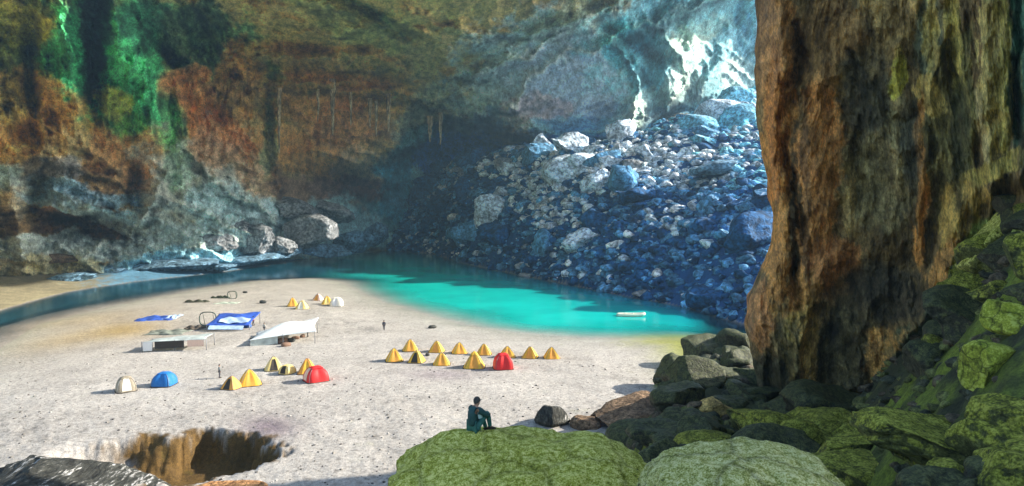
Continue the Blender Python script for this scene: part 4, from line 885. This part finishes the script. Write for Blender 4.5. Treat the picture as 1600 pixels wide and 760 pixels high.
def figure(label, loc, rz, J, shirt, trousers, shoes, hat=None, group=None, sub=2):
    """J: joints. one continuous body; clothes follow the same limbs slightly wider"""
    t = empty('person', loc, label, 'person', group, rz)
    R_ = dict(pel=(.115, .15), sp1=(.115, .135), sp2=(.125, .165), nk0=(.075, .08), nk=(.055, .058), hd0=(.085, .075), hd=(.098, .084), hd2=(.075, .065))
    nodes = {k: (tuple(J[k]), R_[k]) for k in ('pel', 'sp1', 'sp2', 'nk0', 'nk', 'hd0', 'hd', 'hd2')}
    edges = [('pel', 'sp1'), ('sp1', 'sp2'), ('sp2', 'nk0'), ('nk0', 'nk'), ('nk', 'hd0'), ('hd0', 'hd'), ('hd', 'hd2')]
    sh_n, sh_e = {}, [('pel', 'sp1'), ('sp1', 'sp2'), ('sp2', 'nk0')]; tr_n, tr_e = {}, []
    for k in ('pel', 'sp1', 'sp2', 'nk0'): r_ = R_[k]; sh_n[k] = (tuple(J[k]), (r_[0]+.022, r_[1]+.022))
    sh_n['nk0'] = (tuple(J['nk0']), (.082, .088)); tr_n['pel'] = (tuple(J['pel']), (.135, .165))
    for s_ in 'LR':
        for k, r_ in (('sh', .062), ('el', .046), ('wr', .030), ('hip', .092), ('kn', .062), ('an', .042), ('toe', .034)):
            nodes[k+s_] = (tuple(J[k+s_]), r_)
        edges += [('nk0', 'sh'+s_), ('sh'+s_, 'el'+s_), ('el'+s_, 'wr'+s_), ('pel', 'hip'+s_), ('hip'+s_, 'kn'+s_), ('kn'+s_, 'an'+s_), ('an'+s_, 'toe'+s_)]
        hand(nodes, edges, 'wr'+s_, Vector(J['hd'+'dir'+s_]), 1 if s_ == 'L' else -1)
        for k, r_ in (('sh', .094), ('el', .074), ('wr', .050)): sh_n[k+s_] = (tuple(J[k+s_]), r_)
        sh_e += [('nk0', 'sh'+s_), ('sh'+s_, 'el'+s_), ('el'+s_, 'wr'+s_)]
        for k, r_ in (('hip', .108), ('kn', .078), ('an', .058)): tr_n[k+s_] = (tuple(J[k+s_]), r_)
        tr_e += [('pel', 'hip'+s_), ('hip'+s_, 'kn'+s_), ('kn'+s_, 'an'+s_)]
    body = skin_body('body', nodes, edges, 'pel', sub, SKIN, t)
    skin_body('jacket', sh_n, sh_e, 'pel', sub, shirt, t); skin_body('trousers', tr_n, tr_e, 'pel', sub, trousers, t)
    for s_ in 'LR':
        a_, b_ = Vector(J['an'+s_]), Vector(J['toe'+s_]); d_ = (b_-a_); d_.z = 0; d_.normalize()
        link('shoe', tube_mesh('shoe', [tuple(a_-d_*.06+Vector((0, 0, -.01))), tuple(a_+Vector((0, 0, -.02))), tuple(b_), tuple(b_+d_*.03)], [.042, .056, .048, .022], 8), shoes, t)
    head_parts(t, J['hd'], .098, hat)
    return t
def standing(stride=0.0, armsw=0.15):
    J = dict(pel=(0, 0, .95), sp1=(0, 0, 1.10), sp2=(0, 0, 1.28), nk0=(0, 0, 1.42), nk=(0, 0, 1.50), hd0=(.01, 0, 1.57), hd=(.015, 0, 1.64), hd2=(0, 0, 1.71))
    for s_, g in (('L', 1), ('R', -1)):
        st = stride*g
        J['sh'+s_] = (0, .18*g, 1.40); J['el'+s_] = (-armsw*g*.6, .24*g, 1.12); J['wr'+s_] = (.06-armsw*g, .25*g, .88); J['hddir'+s_] = (.1, 0, -1)
        J['hip'+s_] = (0, .095*g, .90); J['kn'+s_] = (st*.55+.03, .10*g, .50); J['an'+s_] = (st, .10*g, .09); J['toe'+s_] = (st+.17, .11*g, .04)
    return J
for (a, b, rz, lb, c1, c2, st) in [(600,516,100,'person in dark clothes walking alone on the open sand behind the double row of tents',(.05,.06,.08),(.04,.04,.05),.22),
    (343,591,20,'person in grey standing alone left of the middle tent cluster',(.16,.18,.18),(.07,.07,.08),.03),
    (481,527,200,'person in black standing at the right end of the white awning',(.03,.03,.035),(.04,.04,.04),.05),
    (396,509,180,'person in red beside the blue tarp kitchen',(.45,.06,.05),(.04,.05,.09),.10),
    (413,520,60,'person in pale clothes at the left pole of the white awning',(.5,.5,.46),(.12,.12,.12),.08)]:
    J = standing(st, .1); 
    def fix(J):  # palms along the thighs: hands point down, fingers forward-curled
        return J
    figure(lb, spot(a, b), math.radians(rz), J, plain('jacket_cloth', c1, .8), plain('trouser_cloth', c2, .8), DRK, None, 'people standing on the beach', 1)
# seated figure on the mossy boulder
from mathutils.bvhtree import BVHTree
bpy.context.view_layer.update()
bo = [o_ for o_ in bpy.data.objects if o_.get('label', '').startswith('big round moss-green boulder')][0]
mwv = [bo.matrix_world @ v_.co for v_ in bo.data.vertices]; bvh = BVHTree.FromPolygons(mwv, [tuple(p_.vertices) for p_ in bo.data.polygons])
Yp = 19.2; px0 = at_y(740, 676, Yp)
def top_z(x_, y_):
    h_ = bvh.ray_cast(Vector((x_, y_, 40)), Vector((0, 0, -1))); return h_[0].z if h_[0] else 0
rzp = math.radians(48); base = Vector((float(px0[0]), Yp, top_z(float(px0[0]), Yp)))
def gz_(lx, ly):   # local height of the boulder under a local point
    c_, s_ = math.cos(rzp), math.sin(rzp); return top_z(base.x+lx*c_-ly*s_, base.y+lx*s_+ly*c_)-base.z
J = dict(pel=(0, 0, .13), sp1=(-.03, 0, .28), sp2=(0, 0, .46), nk0=(.06, 0, .60), nk=(.10, 0, .655), hd0=(.12, 0, .705), hd=(.135, 0, .765), hd2=(.12, 0, .835))
for s_, g in (('L', 1), ('R', -1)):
    J['sh'+s_] = (.06, .18*g, .57); J['el'+s_] = (.27, .24*g, .40); J['wr'+s_] = (.47, .13*g, .37); J['hddir'+s_] = (.5, -.8*g, -.1)
    J['hip'+s_] = (.03, .10*g, .13); kx, ax = (.40, .60) if s_ == 'L' else (.38, .50)
    za = gz_(ax, .13*g)+.09; J['kn'+s_] = (kx, .15*g, .46); J['an'+s_] = (ax, .13*g, za); J['toe'+s_] = (ax+.17, .14*g, gz_(ax+.17, .14*g)+.05)
JK = plain('dark_teal_jacket_cloth', (.025, .075, .075), .7, .2, 6); TQ = plain('teal_trouser_cloth', (.04, .15, .13), .7, .25, 6); CAPM = plain('dark_grey_cap', (.07, .065, .06), .8, .2)
t_scale = 1.1
pr_ = figure('person in dark teal jacket sitting with knees drawn up on the big mossy boulder', base, rzp, J, JK, TQ, DRK, CAPM, None, 2)
PT = plain('pale_teal_cloth', (.36, .50, .46), .7, .1)
pr_.scale = (1.1,)*3
jk = [c_ for c_ in pr_.children if c_.name.startswith('jacket')][0]
link('back_patch', surf('back_patch', lambda a, b: (-.02+.16*b-.10*(1-abs(2*a-1))*0-.0, -.205+.02*abs(2*b-1)+.04*(a-.5), .37+.16*a), 6, 6), PT, jk)
link('cap_peak', surf('cap_peak', lambda a, b: (.20+.10*b, (a-.5)*.15*(1-.4*b), .805-.02*b), 6, 3), CAPM, pr_)


# ------------------------------------------------------------------ haze: still damp air over the whole place
HAZE = .00028
if HAZE:
    bm = bmesh.new(); bmesh.ops.create_cube(bm, size=1); me = bpy.data.meshes.new('haze'); bm.to_mesh(me); bm.free()
    hz = link('haze', me, None, None, (300, 1450, 140)); hz.scale = (9000, 3300, 300)
    m = bpy.data.materials.new('damp_air'); m.use_nodes = True; nt = m.node_tree; nt.nodes.clear()
    pvn = nt.nodes.new('ShaderNodeVolumePrincipled'); pvn.inputs['Color'].default_value = (.45, .76, 1, 1); pvn.inputs['Density'].default_value = HAZE; pvn.inputs['Anisotropy'].default_value = .3
    on = nt.nodes.new('ShaderNodeOutputMaterial'); nt.links.new(pvn.outputs[0], on.inputs['Volume']); me.materials.append(m)
    tag(hz, kind='stuff')
# ------------------------------------------------------------------ look-alikes with one description: say which one, by place
from collections import defaultdict
bpy.context.view_layer.update()
dd_ = defaultdict(list)
for o in bpy.data.objects:
    if o.parent is None and o.get('label'): dd_[o['label']].append(o)
for lb, os_ in dd_.items():
    if len(os_) < 2: continue
    os_.sort(key=lambda o: float(pix(np.array(o.matrix_world.translation)[None])[0][0]))
    nms = ['leftmost', 'second from left', 'third from left', 'fourth from left', 'fifth from left', 'sixth from left', 'seventh from left', 'eighth from left', 'ninth from left', 'tenth from left']
    for k, o in enumerate(os_):
        if len(lb.split()) > 13: lb = ' '.join(lb.replace(' of the rubble slope', ' of the slope').replace(' the rubble slope', ' the slope').replace('mid-sized', 'medium').split()[:13])
        o['label'] = lb+', '+('rightmost' if k == len(os_)-1 else nms[min(k, 9)])
